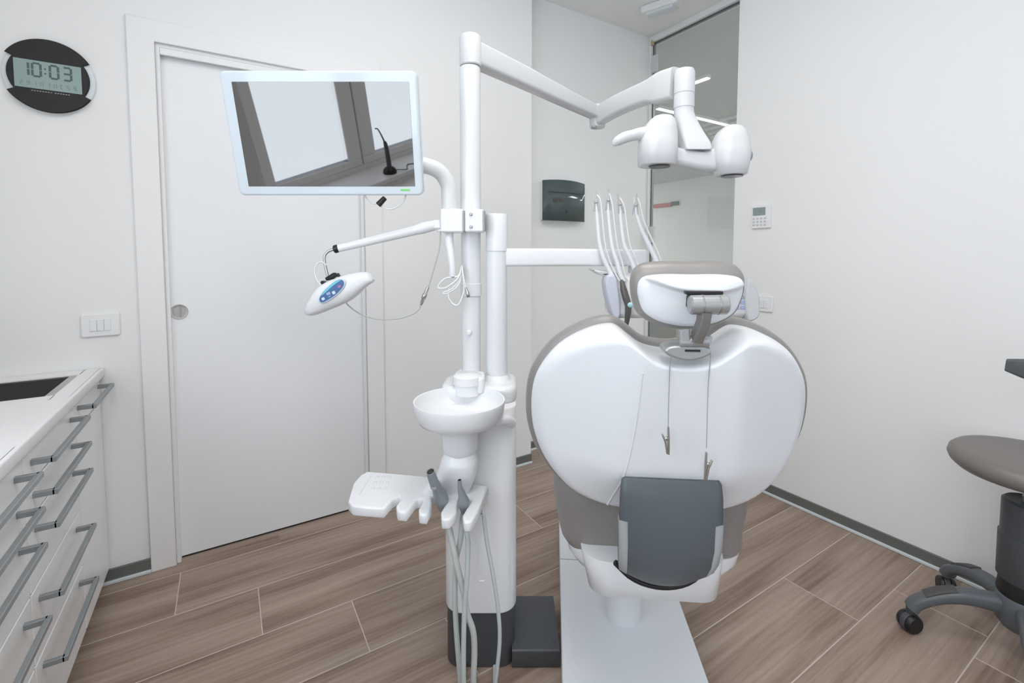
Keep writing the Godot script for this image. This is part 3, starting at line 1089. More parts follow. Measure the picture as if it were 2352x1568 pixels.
	tube(m, spline([P(-0.116, 0.574, 1.215), P(-0.122, 0.545, 1.205), P(-0.118, 0.504, 1.20), P(-0.121, 0.417, 1.198), P(-0.128, 0.330, 1.198), P(-0.131, 0.241, 1.198), P(-0.132, 0.152, 1.198), P(-0.132, 0.08, 1.205), P(-0.136, 0.025, 1.23), P(-0.142, 0.009, 1.29), P(-0.149, 0.009, 1.362)]), 0.0068)
	part("tube", m, M.hose, o)
	m = MB.new()
	cyl(m, P(-0.116, 0.574, 1.215), P(-0.117, 0.555, 1.209), 0.0095, 0.008, 16)
	part("connector", m, M.flange, o)
	o = thing("water_hose", "thin grey hose curving down in front of the white column, right of the others", "hose", P(-0.06, 0.0, 1.27), UNIT)
	m = MB.new()
	tube(m, spline([P(-0.089, 0.576, 1.262), P(-0.080, 0.555, 1.255), P(-0.070, 0.478, 1.25), P(-0.053, 0.383, 1.248), P(-0.039, 0.280, 1.248), P(-0.035, 0.188, 1.25), P(-0.046, 0.072, 1.25), P(-0.050, 0.03, 1.262), P(-0.052, 0.008, 1.31), P(-0.054, 0.008, 1.362)]), 0.0058)
	part("tube", m, M.hose, o)
	m = MB.new()
	cyl(m, P(-0.089, 0.576, 1.262), P(-0.084, 0.556, 1.256), 0.008, 0.007, 16)
	part("connector", m, M.flange, o)

func shifted(poly: Array, d: Vector2) -> Array:
	var out := []
	for q in poly:
		out.append(q + d)
	return out

func lying(y: float) -> Transform3D:
	# a polygon of (x, depth) laid flat at height y, growing upwards
	return Transform3D(Basis(Vector3.RIGHT, Vector3(0, 0, -1), Vector3.UP), Vector3(0, y, 0))


func monitor() -> void:
	var o := thing("monitor", "flat white monitor on a curved pole arm, its dark screen mirroring a window", "monitor", P(-0.195, 1.345, 1.44), UNIT)
	var c := P(-0.522, 1.611, 1.31)
	var tilt := Basis(Vector3.RIGHT, atan2(0.08, 0.322))       # leaning towards the chair
	var xf := Transform3D(tilt, c)
	var m := MB.new()
	plate(m, rrect(0.531, 0.332, 0.016, 8), xf * Transform3D(Basis.IDENTITY, Vector3(0, 0, -0.034)), 0.034, 0.006, 4)
	var case_ := part("bezel", m, M.bezel, o)
	m = MB.new()
	plate(m, rrect(0.478, 0.278, 0.001, 1), xf * Transform3D(Basis.IDENTITY, Vector3(0.005, -0.001, 0.0)), 0.0008, 0.0002)
	part("screen", m, M.screen, o)
	m = MB.new()
	plate(m, rrect(0.027, 0.006, 0.002, 2), xf * Transform3D(Basis.IDENTITY, Vector3(0.215, -0.150, 0.0)), 0.0008, 0.0002)
	part("power_light", m, M.green, case_)
	m = MB.new()
	box(m, xf * Vector3(0.14, 0.0, -0.05), Vector3(0.16, 0.14, 0.035), 0.006, tilt)
	part("rear_mount", m, M.plastic2, o)
	m = MB.new()
	var pts := spline([P(-0.195, 1.40, 1.445), P(-0.195, 1.452, 1.445), P(-0.199, 1.497, 1.441), P(-0.222, 1.532, 1.425), P(-0.262, 1.545, 1.400), P(-0.33, 1.552, 1.375), P(-0.39, 1.59, 1.362)], 8)
	tube(m, pts, 0.0235, 24)
	part("arm", m, mat(Color(0.88, 0.89, 0.89), 0.4), o)
	# clamp on the pole
	m = MB.new()
	box(m, P(-0.184, 1.383, 1.455), Vector3(0.070, 0.071, 0.070), 0.004)
	var cl := part("clamp", m, M.plastic2, o)
	m = MB.new()
	box(m, P(-0.116, 1.383, 1.455), Vector3(0.058, 0.069, 0.070), 0.004)
	part("clamp_jaw", m, M.plastic2, o)
	for y in [1.402, 1.364]:
		m = MB.new()
		cyl(m, P(-0.125, y, 1.421), P(-0.125, y, 1.414), 0.005, -1, 12)
		part("bolt", m, M.silver, cl)
	m = MB.new()
	box(m, P(-0.147, 1.383, 1.452), Vector3(0.003, 0.060, 0.066), 0)
	box(m, P(-0.0855, 1.383, 1.452), Vector3(0.003, 0.060, 0.066), 0)
	part("gap_liner", m, M.flange, cl)
	m = MB.new()
	tube(m, spline([P(-0.440, 1.475, 1.375), P(-0.425, 1.440, 1.372), P(-0.401, 1.428, 1.37), P(-0.388, 1.440, 1.372)]), 0.0022, 8)
	tube(m, spline([P(-0.392, 1.428, 1.37), P(-0.369, 1.414, 1.37), P(-0.344, 1.416, 1.37), P(-0.318, 1.437, 1.372), P(-0.31, 1.475, 1.38)]), 0.0022, 8)
	part("cable", m, M.clearwire, o)
	m = MB.new()
	cyl(m, P(-0.372, 1.446, 1.37), P(-0.392, 1.424, 1.365), 0.0075, 0.009, 14)
	part("plug", m, M.black, o)


func operating_light() -> void:
	var o := thing("operating_light", "white twin-head dental operating light hanging from a jointed overhead arm", "dental lamp", P(-0.133, 1.86, 1.50), UNIT)
	var m := MB.new()
	lathe(m, [Vector2(0, 0), Vector2(0.032, 0), Vector2(0.0345, 0.003), Vector2(0.0345, 0.086), Vector2(0.030, 0.094), Vector2(0, 0.096)], 36, Transform3D(Basis.IDENTITY, P(-0.131, 1.871, 1.50)))
	part("pole_sleeve", m, M.lampwhite, o)
	m = MB.new()
	bar(m, [P(-0.120, 1.914, 1.51), P(0.05, 1.908, 1.70), P(0.21, 1.899, 1.88), P(0.365, 1.890, 2.05)], [Vector2(0.055, 0.075), Vector2(0.052, 0.070), Vector2(0.05, 0.062), Vector2(0.048, 0.055)], 0.22)
	part("fixed_arm", m, M.lampwhite, o)
	m = MB.new()
	lathe(m, [Vector2(0, 0), Vector2(0.03, 0), Vector2(0.034, 0.006), Vector2(0.034, 0.088), Vector2(0.028, 0.096), Vector2(0, 0.096)], 32, Transform3D(Basis.IDENTITY, P(0.372, 1.828, 2.055)))
	part("elbow_joint", m, M.lampwhite, o)
	m = MB.new()
	cyl(m, P(0.353, 1.831, 2.03), P(0.353, 1.820, 2.03), 0.012, -1, 16)
	part("joint_screw", m, M.flange, o)
	m = MB.new()
	bar(m, spline([P(0.378, 1.876, 2.045), P(0.42, 1.870, 1.88), P(0.475, 1.850, 1.68), P(0.505, 1.836, 1.58), P(0.530, 1.830, 1.53)], 4), [Vector2(0.045, 0.082), Vector2(0.045, 0.08), Vector2(0.047, 0.08), Vector2(0.048, 0.078), Vector2(0.05, 0.078), Vector2(0.05, 0.076), Vector2(0.05, 0.075), Vector2(0.052, 0.075), Vector2(0.052, 0.076), Vector2(0.052, 0.08), Vector2(0.052, 0.09), Vector2(0.052, 0.098), Vector2(0.052, 0.1)], 0.25)
	part("spring_arm", m, M.lampwhite, o)
	m = MB.new()
	lathe(m, [Vector2(0, 0), Vector2(0.030, 0), Vector2(0.0305, 0.002), Vector2(0.0315, 0.003), Vector2(0.0315, 0.066), Vector2(0.028, 0.076), Vector2(0.018, 0.080), Vector2(0, 0.080)], 36, Transform3D(Basis.IDENTITY, P(0.546, 1.785, 1.50)))
	var post := part("swivel_post", m, M.lampwhite, o)
	m = MB.new()
	lathe(m, [Vector2(0, 0), Vector2(0.0315, 0), Vector2(0.031, 0.042), Vector2(0, 0.042)], 36, Transform3D(Basis.IDENTITY, P(0.546, 1.743, 1.50)))
	part("collar", m, M.lampwhite, o)
	# neck: flares to one side on its way down to the head
	m = MB.new()
	var nr := []
	for q in spline([Vector4(1.748, 0.5155, 0.576, 1.5), Vector4(1.722, 0.517, 0.577, 1.498), Vector4(1.69, 0.520, 0.586, 1.488), Vector4(1.655, 0.523, 0.598, 1.475), Vector4(1.625, 0.527, 0.609, 1.462), Vector4(1.605, 0.530, 0.612, 1.456), Vector4(1.600, 0.533, 0.609, 1.455)], 4):
		var ring := PackedVector3Array()
		var dep := lerpf(0.050, 0.060, clampf((q.x - 1.6) / 0.15, 0, 1))
		for e in rrect(q.z - q.y, dep, lerpf(0.010, 0.0299, clampf((q.x - 1.62) / 0.12, 0, 1)), 6):
			ring.push_back(P((q.y + q.z) / 2 + e.x, q.x, q.w + e.y))
		nr.append(ring)
	loft(m, nr)
	part("neck", m, M.lampwhite, o)
	# cross bar
	m = MB.new()
	bar(m, spline([P(0.455, 1.595, 1.47), P(0.53, 1.580, 1.470), P(0.60, 1.570, 1.470), P(0.66, 1.580, 1.475)], 5), [Vector2(0.06, 0.075), Vector2(0.06, 0.066), Vector2(0.06, 0.060), Vector2(0.06, 0.056), Vector2(0.06, 0.054), Vector2(0.06, 0.052), Vector2(0.06, 0.052), Vector2(0.06, 0.052), Vector2(0.06, 0.054), Vector2(0.06, 0.056), Vector2(0.06, 0.06), Vector2(0.06, 0.066), Vector2(0.06, 0.072)], 0.3)
	part("cross_bar", m, M.lampwhite, o)
	# two lamp pods: squarish hoods, each ring (height, width, depth, shift to the right)
	for spec in [[P(0.4505, 0, 1.455), [[1.553, 0.104, 0.100, 0.0], [1.556, 0.111, 0.108, 0.0], [1.600, 0.1145, 0.112, 0.0], [1.632, 0.113, 0.110, 0.0], [1.634, 0.111, 0.108, 0.0005], [1.655, 0.104, 0.102, 0.003], [1.676, 0.091, 0.092, 0.007], [1.692, 0.074, 0.078, 0.011], [1.702, 0.054, 0.060, 0.013], [1.707, 0.028, 0.034, 0.014]]],
			[P(0.676, 0, 1.455), [[1.524, 0.076, 0.084, 0.003], [1.527, 0.086, 0.094, 0.003], [1.560, 0.101, 0.106, 0.001], [1.600, 0.109, 0.112, 0.0], [1.602, 0.107, 0.110, 0.0], [1.630, 0.101, 0.104, 0.0], [1.652, 0.084, 0.090, 0.001], [1.667, 0.062, 0.070, 0.003], [1.675, 0.040, 0.046, 0.004], [1.678, 0.02, 0.024, 0.005]]]]:
		m = MB.new()
		var pr := []
		for q in spec[1]:
			var ring := PackedVector3Array()
			for e in rrect(q[1], q[2], minf(q[1], q[2]) * 0.40, 7):
				ring.push_back(spec[0] + Vector3(q[3] + e.x, q[0], e.y))
			pr.append(ring)
		loft(m, pr)
		var pod := part("lamp_head", m, M.lampwhite, o)
		m = MB.new()
		var y0: float = spec[1][0][0]
		lathe(m, [Vector2(0, y0 - 0.004), Vector2(0.031, y0 - 0.004), Vector2(0.034, y0 + 0.001), Vector2(0, y0 + 0.001)], 32, Transform3D(Basis.IDENTITY, spec[0] + Vector3(0.006, 0, 0.004)))
		part("lens", m, M.lens, pod)
	# handle
	m = MB.new()
	tube(m, spline([P(0.415, 1.650, 1.45), P(0.388, 1.648, 1.445), P(0.372, 1.644, 1.44), P(0.345, 1.637, 1.44), P(0.322, 1.625, 1.44), P(0.311, 1.613, 1.44)], 6), [0.024, 0.019, 0.0165, 0.017, 0.0145, 0.005], 18)
	part("handle", m, M.lampwhite, o)
	m = MB.new()
	cyl(m, P(0.725, 1.585, 1.46), P(0.742, 1.583, 1.46), 0.022, 0.018, 24, 0.004)
	part("knob", m, M.flange, o)


func whitening_lamp() -> void:
	var o := thing("whitening_lamp", "small white whitening lamp with blue control panel on a thin side arm", "dental lamp", P(-0.222, 1.35, 1.44), UNIT)
	var m := MB.new()
	box(m, P(-0.231, 1.371, 1.447), Vector3(0.030, 0.030, 0.034), 0.006)
	cyl(m, P(-0.222, 1.385, 1.447), P(-0.222, 1.350, 1.447), 0.012, -1, 16)
	part("arm_joint", m, M.plastic2, o)
	m = MB.new()
	tube(m, [P(-0.240, 1.370, 1.445), P(-0.262, 1.365, 1.44), P(-0.275, 1.361, 1.438), P(-0.300, 1.354, 1.435), P(-0.532, 1.297, 1.41)], [0.0155, 0.0175, 0.0175, 0.0150, 0.0115], 20)
	part("arm_tube", m, M.plastic, o)
	m = MB.new()
	cyl(m, P(-0.526, 1.299, 1.41), P(-0.541, 1.2945, 1.408), 0.0125, -1, 20, 0.003)
	part("locking_collar", m, M.black, o)
	m = MB.new()
	tube(m, spline([P(-0.538, 1.296, 1.408), P(-0.555, 1.290, 1.406), P(-0.567, 1.276, 1.404), P(-0.566, 1.255, 1.40), P(-0.561, 1.235, 1.397), P(-0.556, 1.216, 1.395)], 6), 0.0042, 12)
	part("rod", m, M.steel, o)
	m = MB.new()
	bar(m, [P(-0.557, 1.206, 1.395), P(-0.541, 1.213, 1.392), P(-0.531, 1.219, 1.39)], [Vector2(0.02, 0.010), Vector2(0.022, 0.014)], 0.3)
	bar(m, [P(-0.570, 1.198, 1.39), P(-0.556, 1.190, 1.388), P(-0.545, 1.193, 1.386), P(-0.530, 1.202, 1.385)], [Vector2(0.02, 0.008), Vector2(0.026, 0.016), Vector2(0.026, 0.016), Vector2(0.02, 0.006)], 0.4)
	cyl(m, P(-0.537, 1.212, 1.39), P(-0.538, 1.195, 1.388), 0.004, -1, 10)
	cyl(m, P(-0.524, 1.223, 1.388), P(-0.518, 1.214, 1.388), 0.0045, -1, 10)
	part("clamp", m, M.black, o)
	m = MB.new()
	cyl(m, P(-0.518, 1.2135, 1.388), P(-0.505, 1.2035, 1.388), 0.006, 0.004, 12)
	part("clamp_bolt", m, M.steel, o)
	# head: a boat-shaped body, loft of ellipses along its length
	var axis := [P(-0.618, 1.104, 1.385), P(-0.606, 1.112, 1.384), P(-0.588, 1.126, 1.382), P(-0.560, 1.148, 1.380), P(-0.530, 1.164, 1.380), P(-0.505, 1.175, 1.380), P(-0.480, 1.188, 1.380), P(-0.462, 1.198, 1.381), P(-0.440, 1.208, 1.383), P(-0.424, 1.212, 1.384), P(-0.417, 1.213, 1.384)]
	var hs := [0.008, 0.020, 0.031, 0.043, 0.047, 0.046, 0.041, 0.034, 0.026, 0.020, 0.009]
	var ds := [0.012, 0.026, 0.034, 0.040, 0.042, 0.042, 0.040, 0.034, 0.027, 0.021, 0.010]
	var ax := []
	var rad := []
	for i in axis.size():
		rad.append(Vector2(hs[i], ds[i]))
	var a2 := spline(axis, 3)
	var r2 := spline(rad, 3)
	var dir: Vector3 = (axis[10] - axis[0]).normalized()
	var upv := Vector3(-dir.y, dir.x, 0).normalized()
	var rings := []
	for i in a2.size():
		var ring := PackedVector3Array()
		for j in 28:
			var a := TAU * j / 28
			var ex := 0.78
			var cu := signf(cos(a)) * pow(absf(cos(a)), ex)
			var su := signf(sin(a)) * pow(absf(sin(a)), ex)
			ring.push_back(a2[i] + upv * cu * r2[i].x * 0.86 + Vector3(0, 0, 1) * su * r2[i].y)
		rings.append(ring)
	m = MB.new()
	loft(m, rings)
	var head := part("head", m, M.plastic, o)
	# control panel: blue teardrop with a teal band and keys, lying on the front of the head
	var face := Transform3D(Basis(dir, upv, dir.cross(upv)), P(-0.5185, 1.1735, 1.338))
	var tear := loop_spline([Vector2(-0.046, -0.004), Vector2(-0.043, -0.013), Vector2(-0.030, -0.015), Vector2(0.000, -0.013), Vector2(0.026, -0.006), Vector2(0.040, 0.003), Vector2(0.042, 0.013), Vector2(0.034, 0.020), Vector2(0.016, 0.021), Vector2(-0.016, 0.014), Vector2(-0.037, 0.005)], 4)
	m = MB.new()
	plate(m, inset(tear, -0.003), face, 0.0045, 0.002, 2)
	part("panel_rim", m, M.key, head)
	m = MB.new()
	plate(m, tear, face * Transform3D(Basis.IDENTITY, Vector3(0, 0, 0.004)), 0.0015, 0.0006)
	part("control_panel", m, M.blue, head)
	m = MB.new()
	plate(m, loop_spline([Vector2(0.038, 0.0165), Vector2(0.032, 0.0195), Vector2(0.016, 0.0205), Vector2(-0.015, 0.0135), Vector2(-0.035, 0.0045), Vector2(-0.020, 0.0065), Vector2(0.005, 0.0125), Vector2(0.022, 0.0150)], 3), face * Transform3D(Basis.IDENTITY, Vector3(0, 0, 0.005)), 0.001, 0.0003)
	part("panel_band", m, M.teal, head)
	for spec in [[Vector2(-0.034, -0.006), Vector2(0.009, 0.008), "key"], [Vector2(-0.013, 0.0), Vector2(0.012, 0.008), "keygrey"], [Vector2(0.002, -0.005), Vector2(0.009, 0.009), "key"], [Vector2(-0.014, -0.009), Vector2(0.008, 0.003), "keygrey"], [Vector2(0.025, 0.003), Vector2(0.009, 0.007), "pink"]]:
		m = MB.new()
		plate(m, rrect(spec[1].x, spec[1].y, 0.002, 3), face * Transform3D(Basis.IDENTITY, Vector3(spec[0].x, spec[0].y, 0.0053)), 0.0012, 0.0004)
		part("panel_key", m, M[spec[2]], head)
	# lead with an inline plug
	m = MB.new()
	tube(m, spline([P(-0.500, 1.140, 1.38), P(-0.490, 1.122, 1.392), P(-0.465, 1.100, 1.405), P(-0.430, 1.085, 1.412), P(-0.398, 1.080, 1.418), P(-0.360, 1.081, 1.42), P(-0.331, 1.087, 1.42), P(-0.295, 1.103, 1.42), P(-0.280, 1.126, 1.42), P(-0.256, 1.183, 1.42), P(-0.238, 1.245, 1.425), P(-0.224, 1.299, 1.432), P(-0.221, 1.352, 1.44)], 6), 0.0022, 8)
	part("lead", m, mat(Color(0.72, 0.72, 0.70), 0.4), o)
	m = MB.new()
	tube(m, [P(-0.281, 1.124, 1.42), P(-0.278, 1.131, 1.42), P(-0.2735, 1.143, 1.42), P(-0.273, 1.145, 1.42), P(-0.267, 1.158, 1.42), P(-0.2665, 1.160, 1.42), P(-0.259, 1.178, 1.42), P(-0.257, 1.183, 1.42)], [0.0035, 0.005, 0.005, 0.0072, 0.0072, 0.0055, 0.005, 0.003], 14)
	part("inline_plug", m, M.steel, o)
	m = MB.new()
	tube(m, spline([P(-0.560, 1.248, 1.397), P(-0.572, 1.257, 1.394), P(-0.585, 1.252, 1.392), P(-0.592, 1.235, 1.39), P(-0.589, 1.212, 1.388), P(-0.578, 1.194, 1.386), P(-0.560, 1.175, 1.384)], 6), 0.0022, 8)
	part("lead_loop", m, M.clearwire, o)
	# lever and coiled lead on the pole
	o = thing("lead_bundle", "coiled white lead with metal plug hanging on the lamp pole below the clamp", "cable", P(-0.186, 1.10, 1.44), UNIT)
	m = MB.new()
	tube(m, spline([P(-0.193, 1.352, 1.455), P(-0.196, 1.325, 1.447), P(-0.190, 1.285, 1.435), P(-0.185, 1.245, 1.43), P(-0.184, 1.212, 1.43)], 5), [0.010, 0.014, 0.012, 0.0105, 0.010], 18)
	part("sleeve", m, M.plastic, o)
	m = MB.new()
	cyl(m, P(-0.184, 1.213, 1.43), P(-0.184, 1.208, 1.43), 0.0098, -1, 16)
	part("sleeve_mouth", m, M.flange, o)
	m = MB.new()
	for L in [[P(-0.160, 1.235, 1.452), P(-0.168, 1.212, 1.43), P(-0.205, 1.206, 1.42), P(-0.228, 1.180, 1.42), P(-0.205, 1.177, 1.418), P(-0.172, 1.200, 1.42), P(-0.160, 1.222, 1.44)],
			[P(-0.160, 1.240, 1.455), P(-0.164, 1.200, 1.43), P(-0.188, 1.172, 1.42), P(-0.212, 1.163, 1.42), P(-0.200, 1.160, 1.42), P(-0.168, 1.182, 1.424), P(-0.158, 1.215, 1.44)],
			[P(-0.158, 1.243, 1.455), P(-0.150, 1.205, 1.432), P(-0.149, 1.165, 1.425), P(-0.163, 1.128, 1.42), P(-0.180, 1.126, 1.42), P(-0.196, 1.150, 1.42), P(-0.192, 1.180, 1.42)],
			[P(-0.157, 1.245, 1.455), P(-0.152, 1.215, 1.435), P(-0.146, 1.190, 1.43), P(-0.140, 1.162, 1.43)]]:
		tube(m, spline(L, 6), 0.0026, 8)
	part("coil", m, M.clearwire, o)
	m = MB.new()
	tube(m, [P(-0.143, 1.178, 1.43), P(-0.139, 1.165, 1.43), P(-0.1385, 1.163, 1.43), P(-0.135, 1.150, 1.43), P(-0.134, 1.147, 1.43)], [0.0035, 0.0045, 0.006, 0.006, 0.004], 12)
	part("plug", m, M.steel, o)


func delivery_tray() -> void:
	var o := thing("instrument_tray", "white instrument delivery tray with four whip arms on a bar behind the headrest", "instrument tray", P(0.53, 1.06, 1.55), UNIT)
	var m := MB.new()
	bar(m, [P(-0.03, 1.270, 1.51), P(0.15, 1.270, 1.55), P(0.35, 1.268, 1.60), P(0.46, 1.267, 1.64)], [Vector2(0.05, 0.058)], 0.18)
	part("bar", m, M.plastic2, o)
	m = MB.new()
	lathe(m, [Vector2(0, 0), Vector2(0.028, 0), Vector2(0.028, 0.07), Vector2(0, 0.07)], 24, Transform3D(Basis.IDENTITY, P(0.44, 1.18, 1.64)))
	part("pivot", m, M.plastic2, o)
	# tray body: sloped face towards the chair
	m = MB.new()
	var prof := [Vector2(1.545, 1.066), Vector2(1.53, 1.085), Vector2(1.555, 1.195), Vector2(1.585, 1.215), Vector2(1.72, 1.205), Vector2(1.72, 1.085), Vector2(1.70, 1.066)]
	var rings := []
	for x in [0.345, 0.352, 0.775, 0.785]:
		var ring := PackedVector3Array()
		var ins := 0.006 if x == 0.345 or x == 0.785 else 0.0
		for q in inset(prof, ins):
			ring.push_back(P(x, q.y, q.x))
		rings.append(ring)
	loft(m, rings)
	part("body", m, M.plastic, o)
	# left and right grips
	m = MB.new()
	plate(m, loop_spline([Vector2(0.272, 1.228), Vector2(0.300, 1.224), Vector2(0.345, 1.222), Vector2(0.350, 1.208), Vector2(0.310, 1.206)], 3), Transform3D(Basis.IDENTITY, Vector3(0, 0, -1.66)), 0.10, 0.004, 2)
	part("shelf", m, M.plastic, o)
	m = MB.new()
	plate(m, loop_spline([Vector2(0.316, 1.209), Vector2(0.338, 1.208), Vector2(0.352, 1.17), Vector2(0.360, 1.078), Vector2(0.334, 1.076), Vector2(0.310, 1.17)], 4), Transform3D(Basis.IDENTITY, Vector3(0, 0, -1.60)), 0.075, 0.006, 2)
	part("side_grip", m, mat(Color(0.80, 0.81, 0.86), 0.4), o)
	m = MB.new()
	plate(m, loop_spline([Vector2(0.778, 1.192), Vector2(0.802, 1.178), Vector2(0.818, 1.146), Vector2(0.822, 1.107), Vector2(0.818, 1.070), Vector2(0.779, 1.066)], 4), Transform3D(Basis.IDENTITY, Vector3(0, 0, -1.60)), 0.075, 0.006, 2)
	part("side_grip", m, mat(Color(0.80, 0.81, 0.82), 0.4), o)
	# keypad on the sloped face
	var face := Transform3D(Basis(Vector3.RIGHT, atan2(-0.025, 0.11)), P(0.762, 1.12, 1.5365))
	for r in 3:
		for k in 2:
			m = MB.new()
			plate(m, rrect(0.012, 0.012, 0.002, 3), face * Transform3D(Basis.IDENTITY, Vector3(-0.012 + 0.017 * k, -0.018 + 0.018 * r, 0.0)), 0.002, 0.0006)
			part("key", m, M.keygrey, o)
	# whip arms
	var whips := [[P(0.345, 1.20, 1.548), P(0.329, 1.219, 1.548), P(0.306, 1.266, 1.548), P(0.291, 1.323, 1.548), P(0.281, 1.423, 1.548), P(0.277, 1.460, 1.548), P(0.276, 1.479, 1.548)],
		[P(0.375, 1.20, 1.548), P(0.364, 1.208, 1.548), P(0.351, 1.250, 1.548), P(0.334, 1.304, 1.548), P(0.324, 1.376, 1.548), P(0.318, 1.441, 1.548), P(0.317, 1.485, 1.548)],
		[P(0.430, 1.20, 1.548), P(0.418, 1.211, 1.548), P(0.395, 1.266, 1.548), P(0.374, 1.313, 1.548), P(0.362, 1.391, 1.548), P(0.358, 1.435, 1.548), P(0.351, 1.472, 1.548)],
		[P(0.50, 1.205, 1.548), P(0.482, 1.257, 1.548), P(0.457, 1.310, 1.548), P(0.432, 1.360, 1.548), P(0.416, 1.405, 1.548), P(0.409, 1.444, 1.548), P(0.410, 1.469, 1.548)]]
	for w in whips:
		m = MB.new()
		var q := []
		for p in w:
			q.append(p)
		q[0].y = 1.19
		tube(m, spline(q, 6), [0.0095, 0.009, 0.008, 0.0065, 0.006, 0.0055, 0.005], 12)
		var arm := part("whip_arm", m, M.plastic, o)
		m = MB.new()
		var tip: Vector3 = q[6]
		var dn: Vector3 = (q[5] - q[6]).normalized()
		for s in [-1, 1]:
			cyl(m, tip + dn * 0.058 + Vector3(s * 0.008, 0, 0.004), tip + dn * 0.022 + Vector3(s * 0.005, 0, 0.007), 0.003, 0.0025, 8)
		cyl(m, tip + dn * 0.03 + Vector3(0, 0, 0.008), tip - dn * 0.012 + Vector3(0, 0, 0.004), 0.005, 0.003, 10)
		part("tip_clip", m, M.tipgrey, arm)
		m = MB.new()
		var hq := []
		for i in 7:
			hq.append(q[i] + Vector3(0.010 + 0.006 * sin(PI * i / 6.0), 0, 0.010) if i < 6 else q[i] + Vector3(0.004, -0.004, 0.006))
		hq[0] = hq[0] + Vector3(0.004, 0.0, 0)
		tube(m, spline(hq, 6), 0.003, 8)
		part("hose", m, M.clearwire, arm)
	# dark syringe lying in the tray's left slot
	o = thing("syringe", "dark air-water syringe with pale blue button, leaning on white tray", "syringe", P(0.39, 1.07, 1.52), UNIT)
	m = MB.new()
	tube(m, [P(0.361, 1.196, 1.528), P(0.363, 1.190, 1.526), P(0.367, 1.165, 1.520), P(0.375, 1.135, 1.515), P(0.382, 1.112, 1.512), P(0.381, 1.09, 1.512), P(0.378, 1.060, 1.513), P(0.377, 1.045, 1.515)], [0.003, 0.007, 0.011, 0.012, 0.011, 0.010, 0.008, 0.006], 16)
	part("body", m, mat(Color(0.33, 0.32, 0.31), 0.35), o)
	m = MB.new()
	ellipsoid(m, P(0.386, 1.115, 1.503), Vector3(0.010, 0.009, 0.005))
	part("button", m, mat(Color(0.68, 0.84, 0.88), 0.3), o)


func C(x: float, y: float, t: float) -> Vector3:      # chair frame, x from the chair's centre line
	return Vector3(CX + x, y, -t)

func mirrored(half: Array) -> Array:                  # half outline from the top centre down the right side to the bottom centre
	var out := half.duplicate()
	for i in range(half.size() - 2, 0, -1):
		out.append(Vector2(-half[i].x, half[i].y))
	return out

